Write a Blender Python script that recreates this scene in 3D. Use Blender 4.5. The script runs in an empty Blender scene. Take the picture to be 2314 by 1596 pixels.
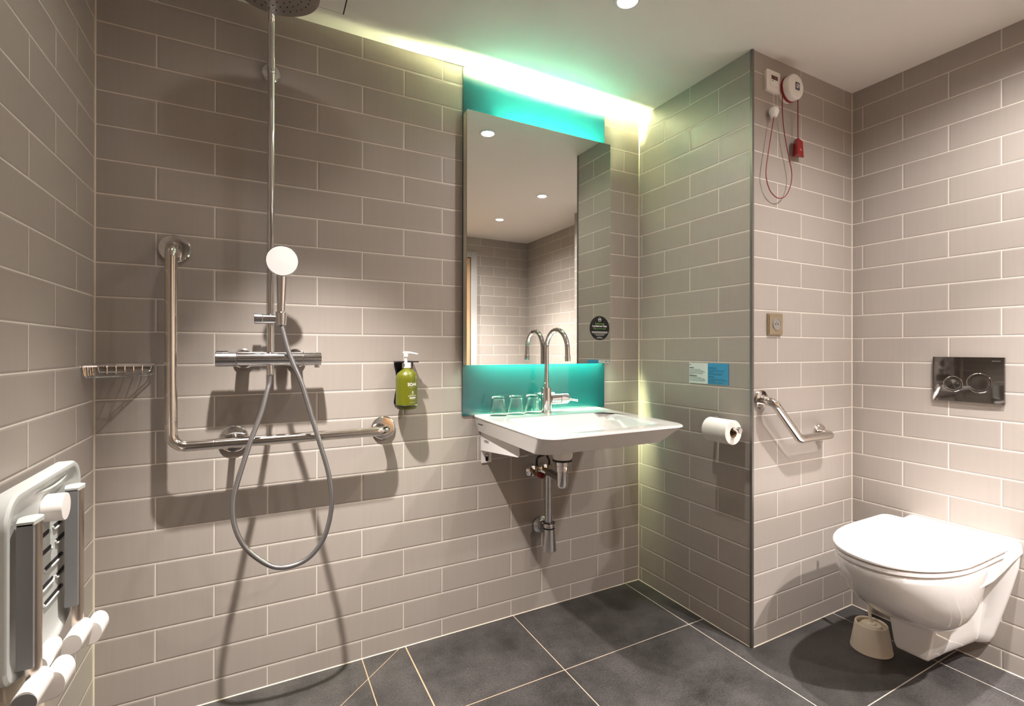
import bpy, bmesh, math, random
from mathutils import Vector, Matrix
random.seed(7)
scene = bpy.context.scene
COL = scene.collection
PI = math.pi

# ------------------------------------------------------------------ room numbers (metres)
XA, XC, XE, XR = -0.4211, 1.6207, 2.2855, 2.4900     # left wall, alcove side wall, toilet wall, wall further back
YB, YD, YS, YF = 1.8392, 1.2142, 0.2000, -1.0000     # back wall, alarm wall, end of toilet wall, front wall
ZC = 2.2450                                          # ceiling
Z0 = 1.1679                                          # height of one tile joint
TW, TH = 0.3006, 0.1000                              # tile pitch

# ------------------------------------------------------------------ materials
def srgb(r, g, b):
    f = lambda c: (c / 255 / 12.92) if c / 255 <= 0.04045 else ((c / 255 + 0.055) / 1.055) ** 2.4
    return (f(r), f(g), f(b), 1.0)

def base_mat(name):
    m = bpy.data.materials.new(name); m.use_nodes = True
    nt = m.node_tree
    return m, nt, nt.nodes, nt.links, nt.nodes['Principled BSDF']

def mat(name, col, rough=0.5, metal=0.0, coat=0.0, noise=0.04, nscale=60.0, spec=0.5, trans=0.0, ior=1.5, bump=0.0, sss=0.0):
    """plain surface with a little procedural unevenness in its gloss (and grain if bump)"""
    m, nt, N, L, P = base_mat(name)
    P.inputs['Base Color'].default_value = col if len(col) == 4 else (*col, 1)
    P.inputs['Metallic'].default_value = metal
    P.inputs['Coat Weight'].default_value = coat
    P.inputs['Coat Roughness'].default_value = 0.05
    P.inputs['Specular IOR Level'].default_value = spec
    P.inputs['Transmission Weight'].default_value = trans
    P.inputs['IOR'].default_value = ior
    tc = N.new('ShaderNodeTexCoord')
    nz = N.new('ShaderNodeTexNoise'); nz.inputs['Scale'].default_value = nscale; nz.inputs['Detail'].default_value = 3
    L.new(tc.outputs['Object'], nz.inputs['Vector'])
    mr = N.new('ShaderNodeMapRange')
    mr.inputs['To Min'].default_value = max(0.0, rough - noise); mr.inputs['To Max'].default_value = min(1.0, rough + noise)
    L.new(nz.outputs['Fac'], mr.inputs['Value']); L.new(mr.outputs['Result'], P.inputs['Roughness'])
    if bump:
        b = N.new('ShaderNodeBump'); b.inputs['Strength'].default_value = bump; b.inputs['Distance'].default_value = 0.001
        L.new(nz.outputs['Fac'], b.inputs['Height']); L.new(b.outputs['Normal'], P.inputs['Normal'])
    return m

def emis(name, col, strength):
    m, nt, N, L, P = base_mat(name)
    P.inputs['Base Color'].default_value = (0.8, 0.8, 0.8, 1)
    P.inputs['Emission Color'].default_value = (*col, 1)
    P.inputs['Emission Strength'].default_value = strength
    return m

TILE1 = (0.388, 0.349, 0.314, 1); TILE2 = (0.362, 0.326, 0.292, 1); GROUT = (0.70, 0.645, 0.575, 1)
def tile_mat(name, axis, off):
    m, nt, N, L, P = base_mat(name)
    geo = N.new('ShaderNodeNewGeometry')
    sep = N.new('ShaderNodeSeparateXYZ'); L.new(geo.outputs['Position'], sep.inputs[0])
    def sub(sock, v):
        n = N.new('ShaderNodeMath'); n.operation = 'SUBTRACT'; L.new(sock, n.inputs[0]); n.inputs[1].default_value = v
        return n.outputs[0]
    cmb = N.new('ShaderNodeCombineXYZ')
    L.new(sub(sep.outputs[axis], off), cmb.inputs[0]); L.new(sub(sep.outputs['Z'], Z0), cmb.inputs[1])
    def brick(mortar, smooth):
        b = N.new('ShaderNodeTexBrick'); b.offset = 0.5; b.offset_frequency = 2; b.squash = 1.0
        L.new(cmb.outputs[0], b.inputs['Vector'])
        b.inputs['Scale'].default_value = 1.0
        b.inputs['Mortar Size'].default_value = mortar; b.inputs['Mortar Smooth'].default_value = smooth
        b.inputs['Brick Width'].default_value = TW; b.inputs['Row Height'].default_value = TH
        b.inputs['Bias'].default_value = 0.0
        return b
    b1 = brick(0.0017, 0.15)
    b1.inputs['Color1'].default_value = TILE1; b1.inputs['Color2'].default_value = TILE2; b1.inputs['Mortar'].default_value = GROUT
    b2 = brick(0.0065, 1.0)
    # faint vertical brushing of the glaze
    mp = N.new('ShaderNodeMapping'); mp.inputs['Scale'].default_value = (90, 4, 1); L.new(cmb.outputs[0], mp.inputs['Vector'])
    nz = N.new('ShaderNodeTexNoise'); nz.inputs['Scale'].default_value = 1.0; nz.inputs['Detail'].default_value = 2
    L.new(mp.outputs[0], nz.inputs['Vector'])
    mr = N.new('ShaderNodeMapRange'); mr.inputs['To Min'].default_value = 0.96; mr.inputs['To Max'].default_value = 1.04
    L.new(nz.outputs['Fac'], mr.inputs['Value'])
    mul = N.new('ShaderNodeMix'); mul.data_type = 'RGBA'; mul.blend_type = 'MULTIPLY'; mul.inputs['Factor'].default_value = 1.0
    L.new(b1.outputs['Color'], mul.inputs['A'])
    gray = N.new('ShaderNodeCombineColor')
    for i in range(3): L.new(mr.outputs['Result'], gray.inputs[i])
    L.new(gray.outputs[0], mul.inputs['B'])
    L.new(mul.outputs['Result'], P.inputs['Base Color'])
    rg = N.new('ShaderNodeMapRange'); rg.inputs['To Min'].default_value = 0.34; rg.inputs['To Max'].default_value = 0.85
    L.new(b1.outputs['Fac'], rg.inputs['Value']); L.new(rg.outputs['Result'], P.inputs['Roughness'])
    inv = N.new('ShaderNodeMath'); inv.operation = 'SUBTRACT'; inv.inputs[0].default_value = 1.0; L.new(b2.outputs['Fac'], inv.inputs[1])
    bp = N.new('ShaderNodeBump'); bp.inputs['Strength'].default_value = 0.55; bp.inputs['Distance'].default_value = 0.0016
    L.new(inv.outputs[0], bp.inputs['Height']); L.new(bp.outputs['Normal'], P.inputs['Normal'])
    return m

def floor_mat():
    m, nt, N, L, P = base_mat('slate_floor_tiles')
    geo = N.new('ShaderNodeNewGeometry')
    sep = N.new('ShaderNodeSeparateXYZ'); L.new(geo.outputs['Position'], sep.inputs[0])
    X, Y = sep.outputs['X'], sep.outputs['Y']
    def M(op, a, b=None):
        n = N.new('ShaderNodeMath'); n.operation = op
        for i, v in enumerate((a, b)):
            if v is None: continue
            if isinstance(v, (int, float)): n.inputs[i].default_value = v
            else: L.new(v, n.inputs[i])
        return n.outputs[0]
    HW = 0.0016
    def line(s, v, hw=HW): return M('LESS_THAN', M('ABSOLUTE', M('SUBTRACT', s, v)), hw)
    right = M('GREATER_THAN', X, 0.4815); left = M('LESS_THAN', X, 0.4815)
    mask = line(X, 0.4822, 0.0022)
    for x in (0.936, 1.536, 2.139): mask = M('MAXIMUM', mask, line(X, x))
    for y in (1.4415, 0.8435, 0.2455, -0.3525): mask = M('MAXIMUM', mask, M('MULTIPLY', right, line(Y, y)))
    d = M('SUBTRACT', M('MULTIPLY', M('SUBTRACT', X, 0.325), 0.664), M('MULTIPLY', M('SUBTRACT', Y, 1.7184), 0.7477))
    mask = M('MAXIMUM', mask, M('MULTIPLY', left, line(d, 0.0, 0.0011)))
    mask = M('MAXIMUM', mask, M('MULTIPLY', left, line(X, 0.325)))
    mask = M('MAXIMUM', mask, M('MULTIPLY', left, line(Y, 1.20)))
    n1 = N.new('ShaderNodeTexNoise'); n1.inputs['Scale'].default_value = 5.0; n1.inputs['Detail'].default_value = 8; n1.inputs['Roughness'].default_value = 0.65
    n2 = N.new('ShaderNodeTexNoise'); n2.inputs['Scale'].default_value = 160.0; n2.inputs['Detail'].default_value = 4
    for n in (n1, n2): L.new(geo.outputs['Position'], n.inputs['Vector'])
    r1 = N.new('ShaderNodeValToRGB')
    r1.color_ramp.elements[0].position = 0.32; r1.color_ramp.elements[0].color = (0.020, 0.0185, 0.0175, 1)
    r1.color_ramp.elements[1].position = 0.72; r1.color_ramp.elements[1].color = (0.074, 0.067, 0.064, 1)
    L.new(n1.outputs['Fac'], r1.inputs['Fac'])
    r2 = N.new('ShaderNodeMapRange'); r2.inputs['From Min'].default_value = 0.3; r2.inputs['From Max'].default_value = 0.7
    r2.inputs['To Min'].default_value = 0.70; r2.inputs['To Max'].default_value = 1.30
    L.new(n2.outputs['Fac'], r2.inputs['Value'])
    g = N.new('ShaderNodeCombineColor')
    for i in range(3): L.new(r2.outputs['Result'], g.inputs[i])
    mu = N.new('ShaderNodeMix'); mu.data_type = 'RGBA'; mu.blend_type = 'MULTIPLY'; mu.inputs['Factor'].default_value = 1
    L.new(r1.outputs['Color'], mu.inputs['A']); L.new(g.outputs[0], mu.inputs['B'])
    mx = N.new('ShaderNodeMix'); mx.data_type = 'RGBA'
    L.new(mask, mx.inputs['Factor']); L.new(mu.outputs['Result'], mx.inputs['A'])
    # grout: pale, rusty near the shower
    gr = N.new('ShaderNodeMix'); gr.data_type = 'RGBA'
    rn = N.new('ShaderNodeMapRange'); rn.inputs['From Min'].default_value = 0.3; rn.inputs['From Max'].default_value = 1.7
    rn.inputs['To Min'].default_value = 1.0; rn.inputs['To Max'].default_value = 0.0
    L.new(X, rn.inputs['Value']); L.new(rn.outputs['Result'], gr.inputs['Factor'])
    gr.inputs['A'].default_value = (0.52, 0.47, 0.40, 1); gr.inputs['B'].default_value = (0.42, 0.29, 0.17, 1)
    L.new(gr.outputs['Result'], mx.inputs['B'])
    L.new(mx.outputs['Result'], P.inputs['Base Color'])
    rr = N.new('ShaderNodeMapRange'); rr.inputs['To Min'].default_value = 0.42; rr.inputs['To Max'].default_value = 0.62
    L.new(n1.outputs['Fac'], rr.inputs['Value']); L.new(rr.outputs['Result'], P.inputs['Roughness'])
    bp = N.new('ShaderNodeBump'); bp.inputs['Strength'].default_value = 0.25; bp.inputs['Distance'].default_value = 0.001
    L.new(n2.outputs['Fac'], bp.inputs['Height']); L.new(bp.outputs['Normal'], P.inputs['Normal'])
    return m

M_TB = tile_mat('taupe_wall_tile_back', 'X', -0.2772 - 0.1503)
M_TA = tile_mat('taupe_wall_tile_left', 'Y', 1.3816)
M_TC = tile_mat('taupe_wall_tile_alcove', 'Y', 1.6681)
M_TD = tile_mat('taupe_wall_tile_alarm', 'X', 1.7709)
M_TE = tile_mat('taupe_wall_tile_right', 'Y', 1.1700)
M_TR = tile_mat('taupe_wall_tile_rear', 'X', 0.0)
M_FLOOR = floor_mat()
M_CEIL = mat('ceiling_paint', (0.86, 0.83, 0.79), 0.7, bump=0.05, nscale=220)
M_GROUT = mat('grout_bead', (0.62, 0.55, 0.45), 0.8)
M_CHROME = mat('chrome', (0.78, 0.77, 0.78), 0.07, 1.0, noise=0.03, nscale=25)
M_DCHROME = mat('chrome_dark_reflection', (0.23, 0.215, 0.21), 0.05, 1.0, noise=0.02, nscale=25)  # chrome darkened in its base colour to stand in for dark reflections
M_CHROMED = mat('water_spotted_chrome', (0.60, 0.59, 0.60), 0.20, 1.0, noise=0.08, nscale=140)
M_STEEL = mat('polished_steel', (0.70, 0.655, 0.61), 0.11, 1.0, noise=0.03, nscale=30)
M_BRUSH = mat('brushed_steel', (0.52, 0.45, 0.39), 0.33, 1.0, noise=0.06, nscale=90)
M_HOSE = mat('grey_metal_hose', (0.30, 0.295, 0.30), 0.30, 0.85, noise=0.05)
M_PORC = mat('white_porcelain', (0.86, 0.84, 0.82), 0.09, coat=0.5, noise=0.03, nscale=12)
M_SEATW = mat('white_seat_plastic', (0.90, 0.87, 0.86), 0.28, noise=0.04)
M_WHITE = mat('white_plastic', (0.86, 0.83, 0.80), 0.4)
M_CREAM = mat('cream_plastic', (0.70, 0.62, 0.50), 0.5)
M_BRISTLE = mat('brush_bristles', (0.62, 0.56, 0.44), 0.9, bump=0.8, nscale=400)
M_WPAINT = mat('white_painted_metal', (0.83, 0.80, 0.79), 0.45)
M_MIRROR = mat('silvered_glass', (0.86, 0.87, 0.84), 0.004, 1.0, noise=0.003)
M_CARC = mat('beige_carcass', (0.62, 0.56, 0.46), 0.5)
M_TEAL = mat('teal_back_painted_glass', (0.003, 0.058, 0.074), 0.16, coat=1.0, noise=0.02)
M_LED = emis('led_strip', (0.95, 1.0, 0.55), 5400.0)
M_LEDB = emis('led_strip_lower', (0.95, 1.0, 0.55), 800.0)
M_ADDFILL = emis('added_teal_fill', (0.42, 1.0, 0.62), 46.0)  # added unseen glow, tints the ceiling and alcove wall green
M_ADDFILLB = emis('added_teal_fill_lower', (0.50, 1.0, 0.66), 120.0)  # lower one of the added glow strips
M_LAMP = emis('downlight_lens', (1.0, 0.93, 0.85), 60.0)
M_RIM = mat('downlight_rim', (0.82, 0.80, 0.78), 0.35)
M_GLASS = mat('clear_glass', (0.97, 1.0, 0.99), 0.01, trans=1.0, ior=1.45, noise=0.005)
M_GREEN = mat('olive_soap_bottle', (0.115, 0.125, 0.004), 0.33, coat=0.2)
M_BLACK = mat('black_plastic', (0.008, 0.008, 0.009), 0.35)
M_RUBBER = mat('black_rubber', (0.012, 0.011, 0.011), 0.6)
M_TEXTW = mat('white_print', (0.80, 0.80, 0.74), 0.6)
M_TEXTG = mat('green_print', (0.16, 0.33, 0.07), 0.6)
M_TEXTK = mat('black_print', (0.02, 0.03, 0.03), 0.6)
M_TEXTB = mat('navy_print', (0.012, 0.10, 0.20), 0.6)
M_SIGNW = mat('pale_sign_face', (0.72, 0.78, 0.76), 0.3)
M_SIGNB = mat('blue_sign_face', (0.05, 0.32, 0.58), 0.3)
M_PAPER = mat('toilet_paper', (0.86, 0.83, 0.79), 0.95, bump=0.3, nscale=500)
M_CARD = mat('cardboard_core', (0.25, 0.16, 0.09), 0.9)
M_RED = mat('red_plastic', (0.27, 0.006, 0.010), 0.35)
M_CORD = mat('red_cord', (0.20, 0.005, 0.010), 0.6)
M_DRED = mat('dark_red_window', (0.10, 0.02, 0.02), 0.25)
M_LOGO = mat('grey_emblem', (0.10, 0.10, 0.13), 0.5)
M_CHAMP = mat('champagne_plate', (0.46, 0.38, 0.26), 0.3, 0.75)
M_SOCK = mat('grey_socket_insert', (0.25, 0.235, 0.215), 0.45)
M_DARK = mat('dark_gap', (0.012, 0.011, 0.010), 0.8)
M_GSEAT = mat('pale_grey_seat_plastic', (0.50, 0.52, 0.50), 0.42)
M_PAD = mat('dark_grey_pad', (0.21, 0.21, 0.215), 0.5)
M_EDGE = mat('grey_edge_trim', (0.20, 0.19, 0.18), 0.4, 0.7)
M_BRASS = mat('brass_valve', (0.45, 0.33, 0.18), 0.3, 1.0)
M_DOOR = mat('wood_door', (0.42, 0.26, 0.13), 0.45, noise=0.1)
M_FRAME = mat('grey_door_frame', (0.40, 0.39, 0.38), 0.45)

# ------------------------------------------------------------------ mesh helpers (all in world metres)
WLOC = {}
def wloc(o): return WLOC[o.name] if o else Vector((0, 0, 0))

def frame(axis):
    a = Vector(axis).normalized()
    t = Vector((0, 0, 1)) if abs(a.z) < 0.9 else Vector((1, 0, 0))
    u = t.cross(a).normalized(); v = a.cross(u)
    return a, u, v

def loft(bm, rings, cap0=True, cap1=True, closed=True):
    vs = [[bm.verts.new(p) for p in r] for r in rings]
    n = len(vs[0])
    for a, b in zip(vs, vs[1:]):
        for i in range(n if closed else n - 1):
            j = (i + 1) % n
            bm.faces.new((a[i], a[j], b[j], b[i]))
    if cap0: bm.faces.new(list(reversed(vs[0])))
    if cap1: bm.faces.new(vs[-1])
    return vs

def box(bm, lo, hi, bev=0.0, seg=2):
    lo, hi = Vector(lo), Vector(hi)
    vs = bmesh.ops.create_cube(bm, size=1.0)['verts']
    for v in vs: v.co = Vector(((lo.x + hi.x) / 2 + v.co.x * (hi.x - lo.x), (lo.y + hi.y) / 2 + v.co.y * (hi.y - lo.y), (lo.z + hi.z) / 2 + v.co.z * (hi.z - lo.z)))
    if bev > 0:
        es = list({e for v in vs for e in v.link_edges})
        bmesh.ops.bevel(bm, geom=es, offset=bev, segments=seg, affect='EDGES', profile=0.5)

def lathe(bm, prof, o, axis=(0, 0, 1), seg=32):
    """prof: list of (radius, distance along axis)"""
    a, u, v = frame(axis); o = Vector(o)
    rings = []
    for r, h in prof:
        rings.append([o + a * h + (u * math.cos(2 * PI * i / seg) + v * math.sin(2 * PI * i / seg)) * max(r, 1e-5) for i in range(seg)])
    loft(bm, rings)

def rod(bm, p0, p1, r, seg=24, e=0.0012):
    p0, p1 = Vector(p0), Vector(p1); d = (p1 - p0).length; e = min(e, r * 0.4, d * 0.4)
    lathe(bm, [(r - e, 0), (r, e), (r, d - e), (r - e, d)], p0, p1 - p0, seg)

def catmull(pts, n=8, closed=False):
    P = [Vector(p) for p in pts]; out = []
    m = len(P); rng = range(m if closed else m - 1)
    for i in rng:
        if closed: a, b, c, d = P[i - 1], P[i], P[(i + 1) % m], P[(i + 2) % m]
        else: a, b, c, d = P[max(i - 1, 0)], P[i], P[i + 1], P[min(i + 2, m - 1)]
        for k in range(n):
            t = k / n
            out.append(0.5 * ((2 * b) + (c - a) * t + (2 * a - 5 * b + 4 * c - d) * t * t + (3 * b - a - 3 * c + d) * t ** 3))
    if not closed: out.append(P[-1])
    return out

def fillet(pts, r, n=8):
    P = [Vector(p) for p in pts]; out = [P[0]]
    for i in range(1, len(P) - 1):
        a, b, c = P[i - 1], P[i], P[i + 1]
        d0, d1 = (a - b).normalized(), (c - b).normalized()
        ang = d0.angle(d1); t = r / math.tan(ang / 2)
        t = min(t, (a - b).length * 0.49, (c - b).length * 0.49); rr = t * math.tan(ang / 2)
        ctr = b + (d0 + d1).normalized() * (rr / math.sin(ang / 2))
        s, e = b + d0 * t - ctr, b + d1 * t - ctr
        tot = s.angle(e); ax = s.cross(e).normalized()
        for k in range(n + 1): out.append(ctr + Matrix.Rotation(tot * k / n, 3, ax) @ s)
    out.append(P[-1]); return out

def tube(bm, pts, r, seg=16, closed=False, ribs=None):
    P = [Vector(p) for p in pts]; n = len(P)
    T = []
    for i in range(n):
        if closed: t = P[(i + 1) % n] - P[i - 1]
        else: t = P[min(i + 1, n - 1)] - P[max(i - 1, 0)]
        T.append(t.normalized())
    _, u, v = frame(T[0]); rings = []
    for i in range(n):
        if i:
            q = T[i - 1].rotation_difference(T[i]); u = q @ u
            u = (u - T[i] * u.dot(T[i])).normalized()
        v = T[i].cross(u)
        rr = r[i] if isinstance(r, (list, tuple)) else r
        rings.append([P[i] + (u * math.cos(2 * PI * k / seg) + v * math.sin(2 * PI * k / seg)) * rr for k in range(seg)])
    if closed: rings.append(rings[0])
    if closed:
        vs = [[bm.verts.new(p) for p in q] for q in rings[:-1]]
        for i in range(len(vs)):
            a, b = vs[i], vs[(i + 1) % len(vs)]
            for k in range(seg): bm.faces.new((a[k], a[(k + 1) % seg], b[(k + 1) % seg], b[k]))
    else: loft(bm, rings)

def prism(bm, poly, lo, hi, plane='XY'):
    f = {'XY': lambda a, b, h: (a, b, h), 'XZ': lambda a, b, h: (a, h, b), 'YZ': lambda a, b, h: (h, a, b)}[plane]
    loft(bm, [[f(a, b, lo) for a, b in poly], [f(a, b, hi) for a, b in poly]])

def rrect(x0, x1, y0, y1, r, n=6):
    out = []
    for cx, cy, a0 in ((x1 - r, y1 - r, 0), (x0 + r, y1 - r, 90), (x0 + r, y0 + r, 180), (x1 - r, y0 + r, 270)):
        for k in range(n + 1):
            a = math.radians(a0 + 90 * k / n); out.append((cx + r * math.cos(a), cy + r * math.sin(a)))
    return out

def B(*fs):
    bm = bmesh.new()
    for f in fs: f(bm)
    return bm

def link_mesh(name, bm, m, parent=None, ang=35, origin=None, smooth=True):
    bmesh.ops.recalc_face_normals(bm, faces=bm.faces[:])
    me = bpy.data.meshes.new(name); bm.to_mesh(me); bm.free()
    o = bpy.data.objects.new(name, me); COL.objects.link(o)
    if parent is not None:
        off = wloc(parent); o.parent = parent
    elif origin is not None: off = Vector(origin); o.location = off
    else:
        xs = [v.co for v in me.vertices]
        off = Vector(((min(c.x for c in xs) + max(c.x for c in xs)) / 2, (min(c.y for c in xs) + max(c.y for c in xs)) / 2, min(c.z for c in xs)))
        o.location = off
    me.transform(Matrix.Translation(-off)); me.materials.append(m)
    if smooth:
        me.shade_smooth(); me.set_sharp_from_angle(angle=math.radians(ang))
        wn = o.modifiers.new('weighted_normals', 'WEIGHTED_NORMAL'); wn.keep_sharp = True; wn.weight = 100
    WLOC[o.name] = off.copy()
    return o

def tag(o, label, cat, group=None, kind=None):
    if label: o['label'] = label
    if cat: o['category'] = cat
    if group: o['group'] = group
    if kind: o['kind'] = kind
    return o

def thing(name, label, cat, loc, group=None):
    o = bpy.data.objects.new(name, None); COL.objects.link(o); o.location = loc
    o.empty_display_size = 0.05
    WLOC[o.name] = Vector(loc)
    return tag(o, label, cat, group)

def struct(name, bm, m, ang=35):
    o = link_mesh(name, bm, m, origin=(0, 0, 0), ang=ang, smooth=False); o['kind'] = 'structure'; return o

def copy_tree(o, delta, parent=None):
    c = o.copy(); COL.objects.link(c)
    if parent is not None: c.parent = parent
    else: c.location = o.location + Vector(delta)
    WLOC[c.name] = WLOC[o.name] + Vector(delta)
    for ch in list(o.children): copy_tree(ch, delta, c)
    return c

def text_bm(body, size, place, extrude=0.0, align='CENTER', bold=0.0, sx=1.0):
    """lettering as mesh; place(x, y, h) -> world point"""
    cu = bpy.data.curves.new('lettering', 'FONT'); cu.body = body; cu.size = size; cu.align_x = align
    cu.resolution_u = 3; cu.offset = bold
    if extrude: cu.extrude = extrude
    o = bpy.data.objects.new('lettering', cu); COL.objects.link(o)
    dg = bpy.context.evaluated_depsgraph_get()
    me = bpy.data.meshes.new_from_object(o.evaluated_get(dg))
    COL.objects.unlink(o); bpy.data.objects.remove(o); bpy.data.curves.remove(cu)
    bm = bmesh.new(); bm.from_mesh(me); bpy.data.meshes.remove(me)
    for v in bm.verts: v.co = Vector(place(v.co.x * sx, v.co.y, v.co.z))
    return bm

# ------------------------------------------------------------------ the room
T = 0.10
struct('floor', B(lambda b: box(b, (XA - T, YF - T, -T), (XR + T, YB + T, 0))), M_FLOOR)
struct('ceiling', B(lambda b: box(b, (XA - T, YF - T, ZC), (XR + T, YB + T, ZC + T))), M_CEIL)
def wall(name, poly, m): struct(name, B(lambda b: prism(b, poly, 0, ZC)), m)
wall('wall_back', [(XA, YB), (XC, YB), (XC + T, YB + T), (XA - T, YB + T)], M_TB)
wall('wall_left', [(XA, YF), (XA, YB), (XA - T, YB + T), (XA - T, YF - T)], M_TA)
wall('wall_alcove', [(XC, YB), (XC, YD), (XC + T, YD + T), (XC + T, YB + T)], M_TC)
wall('wall_niche', [(XC, YD), (XE, YD), (XE + T, YD + T), (XC + T, YD + T)], M_TD)
wall('wall_right', [(XE, YD), (XE, YS), (XE + T, YS + T), (XE + T, YD + T)], M_TE)
wall('wall_return', [(XE, YS), (XR, YS), (XR + T, YS + T), (XE + T, YS + T)], M_TR)
wall('wall_right_rear', [(XR, YS), (XR, YF), (XR + T, YF - T), (XR + T, YS + T)], M_TE)
wall('wall_front', [(XR, YF), (XA, YF), (XA - T, YF - T), (XR + T, YF - T)], M_TR)

# metal edge profile on the outer corner, grout beads in the inner corners
struct('trim_1', B(lambda b: prism(b, [(XC - 0.003, YD - 0.003), (XC + 0.007, YD - 0.003), (XC + 0.007, YD), (XC, YD), (XC, YD + 0.007), (XC - 0.003, YD + 0.007)], 0, ZC)), M_EDGE)
for i, (x, y) in enumerate(((XA, YB), (XC, YB), (XE, YD))):
    sx = 1 if i == 0 else -1
    struct('trim_%d' % (i + 2), B(lambda b: prism(b, [(x, y), (x + sx * 0.003, y), (x, y - 0.003)], 0, ZC)), M_GROUT)
def bead(n, p, q, nx, ny):
    p, q = Vector((*p, 0)), Vector((*q, 0)); o = Vector((nx, ny, 0)) * 0.0025
    struct('trim_%d' % n, B(lambda b: loft(b, [[p, p + o, p + Vector((0, 0, 0.0025))], [q, q + o, q + Vector((0, 0, 0.0025))]])), M_GROUT)
bead(5, (XA, YB), (XC, YB), 0, -1)
bead(6, (XC, YB), (XC, YD), -1, 0)
bead(7, (XC, YD), (XE, YD), 0, -1)
bead(8, (XE, YD), (XE, YS), -1, 0)

# door in the front wall, seen in the mirror
d = struct('door_1', B(lambda b: box(b, (0.94, YF - 0.02, 0.005), (1.835, YF + 0.025, 2.03), 0.002)), M_DOOR)
h = link_mesh('door_handle', B(lambda b: tube(b, fillet([(1.02, YF + 0.02, 1.03), (1.02, YF + 0.07, 1.03), (1.14, YF + 0.07, 1.03)], 0.012), 0.009)), M_STEEL, d)
struct('trim_9', B(lambda b: box(b, (1.84, YF - 0.005, 0), (1.905, YF + 0.035, 2.095), 0.003),
                   lambda b: box(b, (0.87, YF - 0.005, 0), (0.935, YF + 0.035, 2.095), 0.003),
                   lambda b: box(b, (0.935, YF - 0.005, 2.035), (1.84, YF + 0.035, 2.095), 0.003)), M_FRAME)

# access panel in the ceiling above the shower
ap = thing('access_panel', 'flush white access panel with a dark gap in the ceiling above the shower head', 'hatch', (-0.06, 1.45, ZC))
link_mesh('panel', B(lambda b: box(b, (-0.352, 1.150, ZC - 0.0012), (0.2415, 1.7435, ZC + 0.001))), M_CEIL, ap)
link_mesh('gap_strip', B(lambda b: box(b, (0.2420, 1.150, ZC - 0.0008), (0.2455, 1.746, ZC + 0.001)),
                         lambda b: box(b, (-0.352, 1.7440, ZC - 0.0008), (0.2420, 1.7452, ZC + 0.001))), M_DARK, ap)

# ------------------------------------------------------------------ downlights
SPOT_W = 178.0
def downlight(x, y, label, beams, aim=(0, 0), col=(1.0, 0.925, 0.87)):
    t = thing('recessed_downlight', label, 'ceiling light', (x, y, ZC), 'ceiling downlights')
    link_mesh('rim', B(lambda b: lathe(b, [(0.031, -0.0005), (0.033, -0.004), (0.040, -0.0045), (0.043, -0.0025), (0.0435, 0.001), (0.031, 0.001)], (x, y, ZC), (0, 0, 1), 40)), M_RIM, t)
    link_mesh('lens', B(lambda b: lathe(b, [(0.0305, 0.0), (0.030, -0.0015), (0.0, -0.002)], (x, y, ZC), (0, 0, 1), 32)), M_LAMP, t)
    for half, w in beams:                       # lamp beam and its wider spill
        ld = bpy.data.lights.new('lamp', 'SPOT'); ld.energy = SPOT_W * w; ld.color = col
        ld.spot_size = math.radians(2 * half); ld.spot_blend = 1.0; ld.shadow_soft_size = 0.022
        lo = bpy.data.objects.new('lamp', ld); COL.objects.link(lo); lo.parent = t; lo.location = (0, 0, -0.012)
        lo.rotation_euler = Vector((aim[0], aim[1], -1)).to_track_quat('-Z', 'Y').to_euler() if half < 60 else (0, 0, 0)
    return t
downlight(1.040, 1.236, 'white recessed downlight in the ceiling in front of the mirror', ((40, 0.10), (80, 0.15)))
downlight(1.814, 0.472, 'white recessed downlight in the ceiling in front of the toilet, second in the mirror', ((34, 1.25), (80, 0.44)), (0, 0), (1.0, 0.935, 0.905))
downlight(1.818, -0.262, 'white recessed downlight nearest the door, smallest of the lights in the mirror', ((48, 2.60), (80, 0.40)), (0, 0), (1.0, 0.935, 0.905))
downlight(0.033, 1.236, 'white recessed downlight in the ceiling above the shower', ((31, 2.40), (80, 0.040)), (0.11, 0.11))
downlight(1.300, -0.550, 'added fill downlight in the ceiling behind the camera, unseen', ((72, 0.65),), (0, 0), (1.0, 0.935, 0.89))  # fill lamp added out of view to brighten the basin and toilet fronts

# ------------------------------------------------------------------ glass panel and illuminated mirror
pn = link_mesh('splashback', B(lambda b: box(b, (0.7065, YB - 0.006, 0.8525), (1.407, YB, ZC - 0.002), 0.0008)), M_TEAL)
tag(pn, 'tall teal glass splashback panel on the tiled wall behind the mirror', 'splashback')

MY = YB - 0.050
mr = thing('illuminated_mirror', 'tall rectangular back-lit mirror hung over the teal glass panel', 'mirror', (1.0565, YB - 0.03, 1.056))
link_mesh('mirror_glass', B(lambda b: box(b, (0.7065, MY, 1.056), (1.4062, MY + 0.005, 2.054))), M_MIRROR, mr)
link_mesh('frame', B(lambda b: box(b, (0.7072, MY + 0.0055, 1.057), (0.7222, YB - 0.0085, 2.053), 0.0005),
                     lambda b: box(b, (1.3905, MY + 0.0055, 1.057), (1.4055, YB - 0.0085, 2.053), 0.0005),
                     lambda b: box(b, (0.8500, MY + 0.0055, 1.948), (0.8600, YB - 0.0085, 2.048)),  # hidden dividers added here and below to stop strip light spreading left
                     lambda b: box(b, (0.7700, MY + 0.0055, 1.062), (0.7800, YB - 0.0085, 1.162)),
                     lambda b: box(b, (0.7222, MY + 0.0055, 1.162), (1.3905, YB - 0.0085, 1.172)),
                     lambda b: box(b, (0.7222, MY + 0.0055, 1.938), (1.3905, YB - 0.0085, 1.948))), M_CARC, mr)
link_mesh('led_strip', B(lambda b: box(b, (0.8800, YB - 0.027, 1.950), (1.3730, YB - 0.010, 1.953))), M_LED, mr)
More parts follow.
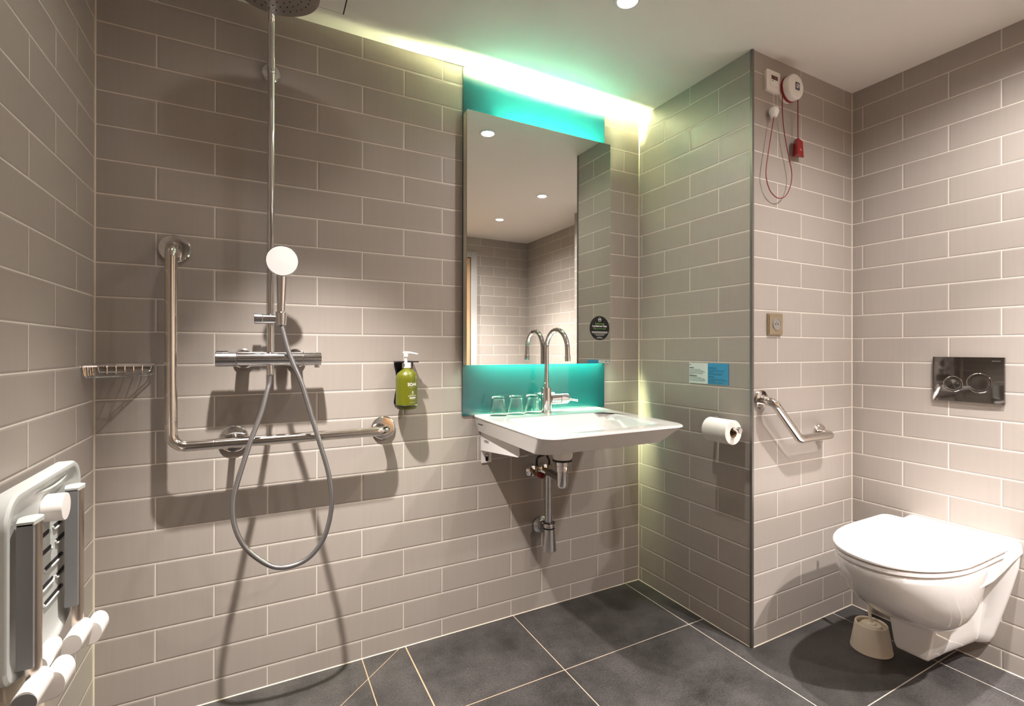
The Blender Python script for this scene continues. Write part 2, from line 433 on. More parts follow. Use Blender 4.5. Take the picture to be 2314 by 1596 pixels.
link_mesh('led_strip', B(lambda b: box(b, (0.8000, YB - 0.030, 1.157), (1.3730, YB - 0.010, 1.160))), M_LEDB, mr)
link_mesh('added_fill_strip', B(lambda b: box(b, (0.7300, MY + 0.007, 2.0500), (1.3830, MY + 0.015, 2.0530))), M_ADDFILL, mr)  # strips added at top and bottom of the mirror for the green cast
link_mesh('added_fill_strip', B(lambda b: box(b, (0.7300, MY + 0.008, 1.0800), (1.3830, MY + 0.020, 1.0830))), M_ADDFILLB, mr)
link_mesh('maker_mark', B(lambda b: box(b, (1.3795, MY - 0.0004, 1.0615), (1.3835, MY + 0.0001, 1.0655)), lambda b: box(b, (1.384, MY - 0.0004, 1.0615), (1.392, MY + 0.0001, 1.0630))), M_TEXTK, mr)

# round sticker on the mirror
SX, SZ, SR = 1.3460, 1.2145, 0.0545
st = thing('water_saving_sticker', 'round black sticker with green and white lettering on the mirror', 'sticker', (SX, MY, SZ))
link_mesh('disc', B(lambda b: lathe(b, [(SR, 0), (SR, 0.0008), (0, 0.0009)], (SX, MY, SZ), (0, -1, 0), 64)), M_BLACK, st)
def on_sticker(dx, dz): return lambda x, y, h: (SX + dx + x, MY - 0.0011 - h, SZ + dz + y)
def st_text(nm, body, size, dz, m, bold=0.0): link_mesh(nm, text_bm(body, size, on_sticker(0, dz), bold=bold), m, st)
st_text('lettering', 'Aidez-nous', 0.0115, 0.0165, M_TEXTG, 0.0001)
st_text('lettering', "\u00e0 pr\u00e9server l'eau", 0.0118, 0.0055, M_TEXTW, 0.00025)
st_text('lettering', 'Help us save water', 0.0092, -0.0050, M_TEXTG, 0.0)
def strips(plane, rows, th):
    def f(b):
        for (x0, x1, z) in rows: box(b, *plane(x0, x1, z, th))
    return f
pl = lambda x0, x1, z, th: ((SX + x0, MY - 0.0013, SZ + z - th / 2), (SX + x1, MY - 0.0010, SZ + z + th / 2))
link_mesh('small_print', B(strips(pl, [(-0.043, 0.044, -0.0165), (-0.043, 0.043, -0.0215)], 0.0016), strips(pl, [(-0.030, 0.032, -0.0275), (-0.022, 0.024, -0.0325), (-0.012, 0.012, -0.0405), (-0.018, 0.018, -0.0455)], 0.0009)), M_TEXTW, st)
link_mesh('emblem', B(lambda b: tube(b, [(SX + 0.0075 * math.cos(2 * PI * k / 24), MY - 0.0011, SZ + 0.038 + 0.0085 * math.sin(2 * PI * k / 24)) for k in range(24)], 0.0007, 6, True),
                      lambda b: lathe(b, [(0.0024, 0), (0.0024, 0.0003)], (SX - 0.003, MY - 0.001, SZ + 0.0385), (0, -1, 0), 12),
                      lambda b: lathe(b, [(0.0024, 0), (0.0024, 0.0003)], (SX + 0.003, MY - 0.001, SZ + 0.0385), (0, -1, 0), 12)), M_TEXTW, st)

# ------------------------------------------------------------------ washbasin
def basin_outline(l, r, f, z, rc=0.055, back=0.0):
    """plan outline, inset l/r/f from the left, right and front edges"""
    bl = (0.757 + l, YB - back); fl = (0.740 + l, 1.243 + f); fr = (1.328 - r, 1.243 + f); br = (1.374 - r, YB - back)
    pts = [Vector((*bl, z))]
    mid = lambda a, b, t, bul: Vector((a[0] + (b[0] - a[0]) * t + bul, a[1] + (b[1] - a[1]) * t, z))
    path = fillet([Vector((*bl, z)), Vector((*fl, z)), Vector((*fr, z)), Vector((*br, z))], rc, 10)
    a = path[0]; b = path[1]
    left = [a.lerp(b, k / 6) for k in range(6)]
    c0 = path[11]; c1 = path[12]
    front = [c0.lerp(c1, k / 8) for k in range(1, 8)]
    e0, e1 = path[22], path[23]
    right = [e0.lerp(e1, k / 6) for k in range(1, 7)]
    backs = [e1.lerp(a, k / 8) for k in range(1, 8)]
    return left + path[1:12] + front + path[12:23] + right + backs
def bowl_outline(s, z, n_ref=None, cx=1.045, cy=1.585):
    bl = (0.815, 1.672); fl = (0.782, 1.296); fr = (1.262, 1.296); br = (1.288, 1.664)
    path = fillet([Vector(((bl[0] + br[0]) / 2, bl[1], z)), Vector((*bl, z)), Vector((*fl, z)), Vector((*fr, z)), Vector((*br, z)), Vector(((bl[0] + br[0]) / 2, bl[1], z))], 0.045, 8)
    # resample to the same count as the outer outline
    N = len(basin_outline(0, 0, 0, 0)); L = [0.0]
    for a, b in zip(path, path[1:]): L.append(L[-1] + (b - a).length)
    out = []; per = L[-1]
    for k in range(N):
        d = per * k / N; i = 0
        while L[i + 1] < d: i += 1
        t = (d - L[i]) / max(1e-9, L[i + 1] - L[i]); out.append(path[i].lerp(path[i + 1], t))
    c = Vector((cx, cy, z)); out = [c + (p - c) * s for p in out]
    # start index nearest the outer ring's start
    a0 = Vector((0.757, YB, z)); i0 = min(range(N), key=lambda i: (out[i] - a0).length)
    return out[i0:] + out[:i0]
def basin(b):
    outer = [basin_outline(0.120, 0.16, 0.20, 0.752, 0.05, 0.15), basin_outline(0.070, 0.10, 0.130, 0.770, 0.05, 0.06), basin_outline(0.028, 0.052, 0.078, 0.785, 0.045), basin_outline(0.020, 0.042, 0.068, 0.7875, 0.045),
             basin_outline(0.0045, 0.008, 0.010, 0.840), basin_outline(0.001, 0.0015, 0.002, 0.8465), basin_outline(0.0015, 0.002, 0.003, 0.8505), basin_outline(0.006, 0.007, 0.009, 0.8535)]
    inner = [bowl_outline(1.0, 0.8535), bowl_outline(0.975, 0.8505), bowl_outline(0.955, 0.842), bowl_outline(0.86, 0.795), bowl_outline(0.70, 0.772), bowl_outline(0.40, 0.762), bowl_outline(0.10, 0.758)]
    loft(b, outer + inner)
wb = thing('washbasin', 'wide white rectangular porcelain washbasin below the mirror', 'washbasin', (1.05, YB - 0.3, 0.75))
link_mesh('basin', B(basin), M_PORC, wb, ang=28)
link_mesh('waste_boss', B(lambda b: lathe(b, [(0.048, 0.075), (0.043, 0.05), (0.041, 0.012), (0.037, 0.0)], (1.047, 1.632, 0.687), (0, 0, 1))), M_PORC, wb)
link_mesh('drain_grate', B(lambda b: lathe(b, [(0.030, 0), (0.030, 0.003), (0.026, 0.004), (0.0, 0.005)], (1.045, 1.585, 0.7585))), M_CHROME, wb)
link_mesh('maker_mark', B(lambda b: box(b, (0.7485, 1.735, 0.8245), (0.7515, 1.775, 0.8285))), M_TEXTK, wb)

br = thing('basin_bracket', 'white metal bracket with a bolt under the left side of the washbasin', 'bracket', (0.79, YB - 0.05, 0.66))
link_mesh('arm', B(lambda b: prism(b, [(YB, 0.786), (YB, 0.708), (1.512, 0.742), (1.507, 0.748), (1.507, 0.786)], 0.788, 0.792, 'YZ'), lambda b: prism(b, [(YB, 0.708), (YB, 0.712), (1.507, 0.746), (1.512, 0.742)], 0.790, 0.825, 'YZ')), M_WPAINT, br)
link_mesh('wall_plate', B(lambda b: box(b, (0.790, YB - 0.004, 0.656), (0.834, YB, 0.786), 0.001)), M_WPAINT, br)
link_mesh('slot', B(lambda b: prism(b, [(x, z) for x, z in rrect(0.807, 0.820, 0.662, 0.694, 0.006)], YB - 0.0045, YB - 0.0038, 'XZ')), M_DARK, br)
link_mesh('bolt', B(lambda b: lathe(b, [(0.007, 0), (0.007, 0.004), (0.004, 0.006), (0, 0.007)], (0.8135, YB - 0.004, 0.688), (0, -1, 0), 16)), M_CHROME, br)

# tap
TX, TY, TZ = 1.0585, 1.775, 0.8535
tp = thing('basin_tap', 'tall chrome swan-neck mixer tap with side lever on the washbasin', 'tap', (TX, TY, TZ))
link_mesh('body', B(lambda b: lathe(b, [(0.0225, 0), (0.0225, 0.1025), (0.0215, 0.1045), (0.0, 0.1045)], (TX, TY, TZ))), M_CHROME, tp)
link_mesh('collar', B(lambda b: lathe(b, [(0.0115, 0), (0.0115, 0.0185), (0.0105, 0.020), (0.0, 0.020)], (TX, TY, TZ + 0.1045))), M_CHROME, tp)
arc = [(TX, TY, 0.975), (TX, TY, 1.09)]
for k in range(0, 21):
    a = PI * k / 20
    arc.append((TX + 0.003 * (1 - math.cos(a)), TY - 0.076 + 0.076 * math.cos(a), 1.117 + 0.080 * math.sin(a)))
arc.append((TX + 0.006, TY - 0.1525, 1.100)); arc.append((TX + 0.006, TY - 0.1535, 1.086))
sp = link_mesh('spout', B(lambda b: tube(b, arc, 0.0098, 20)), M_CHROME, tp)
link_mesh('aerator', B(lambda b: rod(b, (TX + 0.006, TY - 0.1533, 1.094), (TX + 0.006, TY - 0.1545, 1.070), 0.0112)), M_CHROME, sp)
hd = link_mesh('lever_cartridge', B(lambda b: rod(b, (TX + 0.018, TY, 0.9085), (TX + 0.0635, TY, 0.9085), 0.0225, 32), lambda b: lathe(b, [(0.0225, 0), (0.0225, 0.036), (0.020, 0.042), (0.014, 0.046), (0.0, 0.047)], (TX + 0.0645, TY, 0.9085), (1, 0, 0))), M_CHROME, tp)
link_mesh('joint_ring', B(lambda b: lathe(b, [(0.0215, 0), (0.0215, 0.002)], (TX + 0.063, TY, 0.9085), (1, 0, 0))), M_DARK, hd)
link_mesh('lever', B(lambda b: tube(b, [(TX + 0.104, TY - 0.004, 0.905), (TX + 0.120, TY - 0.012, 0.902), (TX + 0.140, TY - 0.022, 0.899)], [0.0055, 0.0040, 0.0038], 12), lambda b: lathe(b, [(0, -0.006), (0.005, -0.003), (0.0058, 0.0), (0.005, 0.003), (0, 0.006)], (TX + 0.141, TY - 0.0225, 0.899), (1, -0.4, 0), 12)), M_CHROME, hd)

# tumblers, upside down on the basin's back ledge
def tumbler(x, y, z, label):
    prof = [(0.0350, 0.0), (0.0348, 0.012), (0.0325, 0.016), (0.0265, 0.068), (0.0255, 0.0745), (0.0235, 0.0760), (0.0, 0.0760),]
    inn = [(0.0, 0.066), (0.0215, 0.0655), (0.0235, 0.062), (0.0303, 0.016), (0.0328, 0.011), (0.0332, 0.0)]
    def f(b):
        seg = 40; rings = []
        for j, (r, h) in enumerate(prof + inn):
            ring = []
            for i in range(seg):
                a = 2 * PI * i / seg
                rr = max(r, 1e-4) * (1 - (0.022 if (i % 4 == 2 and 2 <= j <= 4) else 0.0))
                ring.append((x + rr * math.cos(a), y + rr * math.sin(a), z + h))
            rings.append(ring)
        vs = loft(b, rings, False, False)
        for i in range(seg): b.faces.new((vs[-1][i], vs[-1][(i + 1) % seg], vs[0][(i + 1) % seg], vs[0][i]))
    o = link_mesh('tumbler', B(f), M_GLASS, ang=50)
    return tag(o, label, 'glass', 'upturned tumblers on the washbasin ledge')
tumbler(0.8405, 1.785, 0.8537, 'clear upturned tumbler furthest from the tap')
tumbler(0.9185, 1.785, 0.8537, 'clear upturned tumbler in the middle of three')
tumbler(0.9970, 1.785, 0.8537, 'clear upturned tumbler next to the tap')

# waste trap
tr = thing('bottle_trap', 'dull chrome waste pipe and bottle trap under the washbasin', 'waste trap', (1.055, 1.745, 0.285))
link_mesh('seal_ring', B(lambda b: lathe(b, [(0.0385, 0), (0.0385, 0.007), (0.0, 0.007)], (1.047, 1.632, 0.679))), M_RUBBER, tr)
link_mesh('waste_pipe', B(lambda b: lathe(b, [(0.0285, 0.0), (0.0285, -0.016), (0.025, -0.019), (0.025, -0.021), (0.0262, -0.023), (0.0262, -0.040), (0.0225, -0.042), (0.0225, -0.096), (0.018, -0.104), (0.0, -0.106)], (1.047, 1.632, 0.679))), M_CHROME, tr)
link_mesh('elbow_pipe', B(lambda b: tube(b, fillet([(1.047, 1.632, 0.603), (1.0505, 1.745, 0.612), (1.0525, 1.745, 0.40)], 0.020), 0.0155, 20)), M_CHROMED, tr)
link_mesh('collar_nut', B(lambda b: lathe(b, [(0.0205, 0), (0.0235, 0.003), (0.0235, 0.017), (0.0205, 0.022)], (1.0545, 1.745, 0.379))), M_CHROMED, tr)
for z in (0.3775, 0.4005): link_mesh('seal_ring', B(lambda b: tube(b, [(1.0545 + 0.0225 * math.cos(2 * PI * k / 28), 1.745 + 0.0225 * math.sin(2 * PI * k / 28), z) for k in range(28)], 0.0022, 8, True)), M_RUBBER, tr)
link_mesh('bottle', B(lambda b: lathe(b, [(0.0, 0), (0.0275, 0.0005), (0.0290, 0.003), (0.0225, 0.092), (0.0, 0.094)], (1.0565, 1.745, 0.284))), M_CHROMED, tr)
link_mesh('wall_pipe', B(lambda b: rod(b, (1.0565, 1.745, 0.357), (1.0655, YB - 0.002, 0.3615), 0.0155)), M_CHROMED, tr)
link_mesh('wall_flange', B(lambda b: lathe(b, [(0.0365, 0), (0.0365, 0.006), (0.030, 0.014), (0.022, 0.018), (0.018, 0.03), (0.0, 0.03)], (1.067, YB, 0.3615), (0, -1, 0))), M_CHROMED, tr)

# angle valves and supply hoses
def valve(x, label, red):
    t = thing('angle_valve', label, 'valve', (x, YB, 0.599), 'angle valves under the washbasin')
    link_mesh('escutcheon', B(lambda b: lathe(b, [(0.0285, 0), (0.0285, 0.003), (0.022, 0.011), (0.013, 0.013), (0.0, 0.013)], (x, YB, 0.599), (0, -1, 0))), M_CHROME, t)
    link_mesh('valve_body', B(lambda b: rod(b, (x, YB - 0.010, 0.599), (x, YB - 0.060, 0.594), 0.0095), lambda b: rod(b, (x, YB - 0.045, 0.594), (x, YB - 0.046, 0.628), 0.0075)), M_BRASS, t)
    link_mesh('handle', B(lambda b: lathe(b, [(0.0, 0), (0.0125, 0.001), (0.0135, 0.004), (0.0125, 0.022), (0.0, 0.024)], (x + 0.004, YB - 0.056, 0.594), (0.35, -1, -0.1), 8)), M_RED if red else M_CHROME, t)
valve(1.0235, 'chrome angle valve with a red handle left of the bottle trap', True)
valve(1.0842, 'chrome angle valve behind the bottle trap', False)
def hose(pts, label): tag(link_mesh('supply_hose', B(lambda b: tube(b, catmull(pts, 8), 0.0048, 12)), M_RUBBER), label, 'hose', 'black supply hoses under the washbasin')
hose([(1.0235, YB - 0.046, 0.626), (1.022, YB - 0.050, 0.655), (1.012, 1.755, 0.676), (1.035, 1.725, 0.695), (1.052, 1.738, 0.728), (1.054, 1.752, 0.768)], 'thin black hose looping up from the red valve')
hose([(1.0842, YB - 0.046, 0.626), (1.078, YB - 0.055, 0.650), (1.060, 1.770, 0.675), (1.064, 1.765, 0.720), (1.064, 1.766, 0.768)], 'thin black hose rising from the valve behind the trap')

# ------------------------------------------------------------------ shower
sh = thing('shower_column', 'chrome shower column with thermostatic bar mixer and round overhead rose', 'shower', (0.029, YB, 1.085))
MXY, MXZ, MR = YB - 0.075, 1.0860, 0.0225
link_mesh('mixer_body', B(lambda b: rod(b, (-0.0625, MXY, MXZ), (0.1225, MXY, MXZ), MR, 40), lambda b: rod(b, (0.028, MXY, MXZ - 0.018), (0.028, MXY, MXZ - 0.030), 0.010)), M_CHROME, sh)
link_mesh('temperature_knob', B(lambda b: rod(b, (-0.1200, MXY, MXZ), (-0.0640, MXY, MXZ), MR + 0.0010, 40), lambda b: box(b, (-0.118, MXY - 0.010, MXZ + 0.018), (-0.085, MXY + 0.010, MXZ + 0.026), 0.002)), M_CHROMED, sh)
link_mesh('flow_knob', B(lambda b: rod(b, (0.1240, MXY, MXZ), (0.1785, MXY, MXZ), MR + 0.0005, 40), lambda b: box(b, (0.158, MXY - 0.010, MXZ - 0.030), (0.174, MXY + 0.006, MXZ - 0.018), 0.002)), M_CHROME, sh)
for x in (-0.046, 0.106):
    link_mesh('wall_union', B(lambda b: lathe(b, [(0.0325, 0), (0.0325, 0.006), (0.028, 0.012), (0.018, 0.014), (0.018, 0.055), (0.0, 0.055)], (x, YB, MXZ), (0, -1, 0))), M_CHROME, sh)
PX, PY, PR = 0.0297, YB - 0.060, 0.0105
link_mesh('riser_pole', B(lambda b: tube(b, fillet([(PX, PY, MXZ + 0.010), (PX, PY, 2.205), (PX, 1.490, 2.205), (PX, 1.490, 2.135)], 0.055, 12), PR, 24)), M_CHROME, sh)
bk = link_mesh('wall_bracket', B(lambda b: lathe(b, [(0.0300, 0), (0.0300, 0.005), (0.026, 0.010), (0.012, 0.013), (0.012, 0.055), (0.0, 0.055)], (PX, YB, 2.033), (0, -1, 0)), lambda b: rod(b, (PX, PY, 2.005), (PX, PY, 2.050), PR + 0.0015)), M_CHROME, sh)
HX, HY, HZ, HR = PX, 1.490, 2.090, 0.1160
rose = link_mesh('overhead_rose', B(lambda b: lathe(b, [(0.0, 0.0), (HR - 0.004, 0.0), (HR, 0.003), (HR, 0.008), (HR - 0.004, 0.011), (0.03, 0.020), (0.018, 0.045), (0.0, 0.048)], (HX, HY, HZ), (0, 0, 1), 72)), M_CHROMED, sh)
def nozzles(b):
    for ring, n in ((0.018, 6), (0.036, 12), (0.054, 18), (0.072, 24), (0.090, 30)):
        for k in range(n):
            a = 2 * PI * k / n
            lathe(b, [(0.0, -0.0016), (0.0016, -0.0012), (0.0022, 0.0)], (HX + ring * math.cos(a), HY + ring * math.sin(a), HZ), (0, 0, 1), 6)
link_mesh('nozzles', B(nozzles), M_RUBBER, rose)
SY, SZH = YB - 0.066, 1.214
link_mesh('slider', B(lambda b: rod(b, (0.007, SY, SZH), (0.071, SY, SZH), 0.0165, 32)), M_CHROME, sh)
link_mesh('slider_knob', B(lambda b: rod(b, (-0.017, SY, SZH), (0.006, SY, SZH), 0.0178, 32)), M_CHROMED, sh)
link_mesh('holder_cup', B(lambda b: lathe(b, [(0.0135, -0.020), (0.0150, -0.018), (0.0165, 0.020), (0.0150, 0.022)], (0.0585, 1.745, SZH), (0.0, -0.10, 1), 28)), M_CHROME, sh)

hs = thing('hand_shower', 'round white-faced hand shower in its holder with a long looping grey hose', 'hand shower', (0.0585, 1.745, 1.19))
fn = Vector((0.02, -1.0, -0.20)).normalized(); fc = Vector((0.0600, 1.7090, 1.3920))
link_mesh('spray_head', B(lambda b: lathe(b, [(0.0, -0.026), (0.022, -0.0245), (0.038, -0.016), (0.0470, -0.006), (0.0478, -0.001), (0.0465, 0.001), (0.0, 0.001)], fc, fn, 56)), M_CHROME, hs)
link_mesh('spray_face', B(lambda b: lathe(b, [(0.0450, 0.0008), (0.0445, 0.0022), (0.0, 0.0030)], fc, fn, 56)), mat('spray_face_plastic', (0.62, 0.60, 0.585), 0.35), hs)
link_mesh('handle', B(lambda b: tube(b, catmull([(0.0583, 1.7455, 1.200), (0.0585, 1.7440, 1.230), (0.0592, 1.7405, 1.280), (0.0600, 1.7385, 1.330), (0.0600, 1.7370, 1.350), (0.0600, 1.7340, 1.368)], 6), [0.0098 + 0.0060 * min(1, k / 20) for k in range(31)], 24)), M_CHROME, hs)
HOSE = [(0.0585, 1.745, 1.204), (0.060, 1.743, 1.192), (0.065, 1.738, 1.168), (0.077, 1.73, 1.118), (0.093, 1.721, 1.069), (0.118, 1.71, 1.002), (0.145, 1.694, 0.9), (0.168, 1.682, 0.815), (0.189, 1.673, 0.736), (0.2, 1.666, 0.664), (0.198, 1.662, 0.6), (0.178, 1.658, 0.526), (0.14, 1.657, 0.476), (0.093, 1.657, 0.456), (0.042, 1.657, 0.461), (-0.004, 1.658, 0.495), (-0.041, 1.66, 0.541), (-0.065, 1.667, 0.603), (-0.069, 1.676, 0.668), (-0.058, 1.687, 0.724), (-0.043, 1.698, 0.776), (-0.024, 1.713, 0.84), (0.003, 1.734, 0.917), (0.019, 1.751, 0.98), (0.026, 1.760, 1.008), (0.028, MXY, 1.036)]
link_mesh('hose', B(lambda b: tube(b, catmull(HOSE, 8), 0.0073, 16)), M_HOSE, hs)
link_mesh('hose_nut', B(lambda b: lathe(b, [(0.0085, 0), (0.0105, 0.004), (0.0105, 0.022), (0.0085, 0.024)], (0.028, MXY, 1.034), (0, 0, 1), 20)), M_CHROME, hs)

# L-shaped grab bar in the shower
def wall_flange(o, axis, r=0.0425, h=0.012):
    return B(lambda b: lathe(b, [(r, 0), (r, h - 0.005), (r - 0.003, h - 0.0015), (r - 0.012, h), (0.017, h), (0.0, h)], o, axis, 48))
gb = thing('grab_bar', 'L-shaped polished steel grab bar on the shower wall', 'grab bar', (-0.2285, YB, 0.83))
GY = YB - 0.080
link_mesh('bar', B(lambda b: tube(b, fillet([(-0.2310, YB - 0.004, 1.424), (-0.2300, GY, 1.424), (-0.2285, GY, 0.8280), (0.398, GY, 0.8290), (0.398, YB - 0.004, 0.8290)], 0.040, 12), 0.0160, 28)), M_STEEL, gb)
for o in ((-0.2310, YB, 1.424), (-0.0735, YB, 0.8290), (0.398, YB, 0.8290)): link_mesh('wall_flange', wall_flange(o, (0, -1, 0)), M_CHROME, gb)
link_mesh('support_stem', B(lambda b: rod(b, (-0.0735, YB - 0.005, 0.829), (-0.0735, GY + 0.010, 0.829), 0.009)), M_CHROME, gb)
link_mesh('joint_ring', B(lambda b: rod(b, (-0.2286, GY, 0.9020), (-0.2286, GY, 0.9060), 0.01635)), M_CHROMED, gb)
link_mesh('joint_ring', B(lambda b: rod(b, (-0.1250, GY, 0.8284), (-0.1210, GY, 0.8284), 0.01635)), M_CHROMED, gb)

# corner wire basket
cb = thing('soap_basket', 'small chrome wire soap basket in the shower corner', 'soap basket', (XA + 0.05, YB - 0.05, 1.04))
link_mesh('rail', B(lambda b: box(b, (XA + 0.001, 1.716, 1.0640), (XA + 0.004, YB, 1.0735), 0.0006), lambda b: box(b, (XA, YB - 0.004, 1.0640), (-0.2790, YB - 0.001, 1.0735), 0.0006),
                     lambda b: prism(b, [(XA, 1.716), (XA + 0.030, 1.735), (XA + 0.030, 1.742), (XA, 1.742)], 1.0670, 1.0710)), M_CHROME, cb)
FL = lambda t: Vector((XA + 0.006, 1.722, 0)).lerp(Vector((-0.283, YB - 0.010, 0)), t)
link_mesh('front_wire', B(lambda b: tube(b, fillet([(XA + 0.004, 1.720, 1.068), (XA + 0.008, 1.720, 1.040), (*FL(0.12).xy, 1.0385), (*FL(0.9).xy, 1.0385), (-0.282, YB - 0.012, 1.041), (-0.282, YB - 0.004, 1.068)], 0.008, 5), 0.0022, 8),
                          lambda b: tube(b, fillet([(XA + 0.030, 1.741, 1.068), (XA + 0.032, 1.744, 1.052), (-0.290, YB - 0.016, 1.050), (-0.286, YB - 0.006, 1.068)], 0.006, 5), 0.0016, 8)), M_CHROME, cb)
for k in range(6):
    x = XA + 0.030 + 0.0205 * k; t = (x - FL(0).x) / (FL(1).x - FL(0).x); yf = FL(min(1, t)).y
    link_mesh('cross_wire', B(lambda b: tube(b, fillet([(x, YB - 0.004, 1.067), (x, YB - 0.006, 1.040), (x, min(yf, YB - 0.012), 1.0385)], 0.006, 4), 0.0016, 8)), M_CHROME, cb)
for k in range(4):
    y = 1.738 + 0.022 * k; t = (y - FL(0).y) / (FL(1).y - FL(0).y); xf = FL(t).x
    link_mesh('cross_wire', B(lambda b: tube(b, fillet([(XA + 0.004, y, 1.067), (XA + 0.006, y, 1.0395), (max(xf, XA + 0.012), y, 1.0385)], 0.006, 4), 0.0016, 8)), M_CHROME, cb)

# ------------------------------------------------------------------ folding shower seat on the left wall
fs = thing('folding_shower_seat', 'grey plastic shower seat folded up against the left wall', 'shower seat', (XA, 1.31, 0.45))
def seat_outline(ins, x):
    y0, y1, zt, zb = 1.118 + ins, 1.502 - ins, 0.866 - ins, 0.546 + ins
    r = 0.055 - ins * 0.6; out = []
    for k in range(9):                         # top far corner
        a = math.radians(90 * k / 8); out.append((x, y1 - r + r * math.cos(a), zt - r + r * math.sin(a)))
    for k in range(1, 8): out.append((x, y1 - r + (y0 + r - (y1 - r)) * k / 8, zt))
    for k in range(9):
        a = math.radians(90 + 90 * k / 8); out.append((x, y0 + r + r * math.cos(a), zt - r + r * math.sin(a)))
    rb = 0.035
    for k in range(1, 6): out.append((x, y0, zt - r + (zb + rb - (zt - r)) * k / 6))
    for k in range(9):
        a = math.radians(180 + 90 * k / 8); out.append((x, y0 + rb + rb * math.cos(a), zb + rb + rb * math.sin(a)))
    for k in range(1, 16):
        t = k / 16; out.append((x, y0 + rb + (y1 - rb - (y0 + rb)) * t, zb - 0.034 * math.sin(PI * t)))
    for k in range(9):
        a = math.radians(270 + 90 * k / 8); out.append((x, y1 - rb + rb * math.cos(a), zb + rb + rb * math.sin(a)))
    for k in range(1, 6): out.append((x, y1, zb + rb + (zt - r - (zb + rb)) * k / 6))
    return out
sp_ = link_mesh('seat_panel', B(lambda b: loft(b, [seat_outline(0.006, XA + 0.022), seat_outline(0.0, XA + 0.028), seat_outline(0.0, XA + 0.050), seat_outline(0.003, XA + 0.0545), seat_outline(0.010, XA + 0.0555), seat_outline(0.016, XA + 0.0530), seat_outline(0.026, XA + 0.0470), seat_outline(0.060, XA + 0.0455)])), M_GSEAT, fs)
FX = XA + 0.0458
def slot(y0, y1, z):
    pts = rrect(y0, y1, z - 0.0040, z + 0.0040, 0.0039, 4)
    d = link_mesh('drain_slot', B(lambda b: prism(b, pts, FX - 0.002, FX + 0.0006, 'YZ')), M_DARK, sp_)
    link_mesh('slot_lip', B(lambda b: tube(b, catmull([(FX, y0 - 0.002, z + 0.001), (FX + 0.001, y0 + 0.002, z - 0.0055), (FX + 0.0012, (y0 + y1) / 2, z - 0.0062), (FX + 0.001, y1 - 0.002, z - 0.0055), (FX, y1 + 0.002, z + 0.001)], 5), 0.0022, 8)), M_GSEAT, d)
for y0, y1, z in ((1.290, 1.335, 0.748), (1.358, 1.400, 0.748), (1.372, 1.426, 0.714), (1.288, 1.346, 0.713), (1.312, 1.406, 0.677), (1.374, 1.428, 0.641), (1.290, 1.357, 0.645), (1.310, 1.405, 0.609)): slot(y0, y1, z)
link_mesh('hand_hold', B(lambda b: prism(b, [(1.252 + 0.19 * k / 16, 0.8380 + 0.006 * abs(k / 8 - 1) ** 2) for k in range(17)] + [(1.252 + 0.19 * k / 16, 0.8420 + 0.004 * abs(k / 8 - 1) ** 2 + 0.004 * (1 - abs(k / 8 - 1))) for k in range(16, -1, -1)], FX - 0.002, FX + 0.0008, 'YZ')), M_DARK, sp_)  # dark plate paints the shadow inside the hand hold
link_mesh('hand_hold_lip', B(lambda b: tube(b, catmull([(FX + 0.0005, 1.250, 0.845), (FX + 0.003, 1.29, 0.8385), (FX + 0.004, 1.347, 0.8350), (FX + 0.003, 1.405, 0.8385), (FX + 0.0005, 1.444, 0.845)], 6), 0.0030, 8)), M_GSEAT, sp_)
link_mesh('lettering', text_bm('ODF', 0.026, lambda x, y, h: (FX - 0.0002 + h, 1.126 + x, 0.817 + y), 0.0010, 'LEFT'), M_GSEAT, sp_)
link_mesh('lettering', B(lambda b: box(b, (FX - 0.0005, 1.127, 0.811), (FX + 0.0008, 1.168, 0.8125))), M_GSEAT, sp_)
link_mesh('buffer_knob', B(lambda b: lathe(b, [(0.0255, 0), (0.0270, 0.004), (0.0270, 0.030), (0.0262, 0.0325), (0.0, 0.033)], (XA + 0.046, 1.311, 0.7995), (1, 0, 0), 40)), M_WHITE, fs)
link_mesh('wall_bracket', B(lambda b: box(b, (XA, 1.20, 0.26), (XA + 0.022, 1.43, 0.56), 0.006)), M_CREAM, fs)
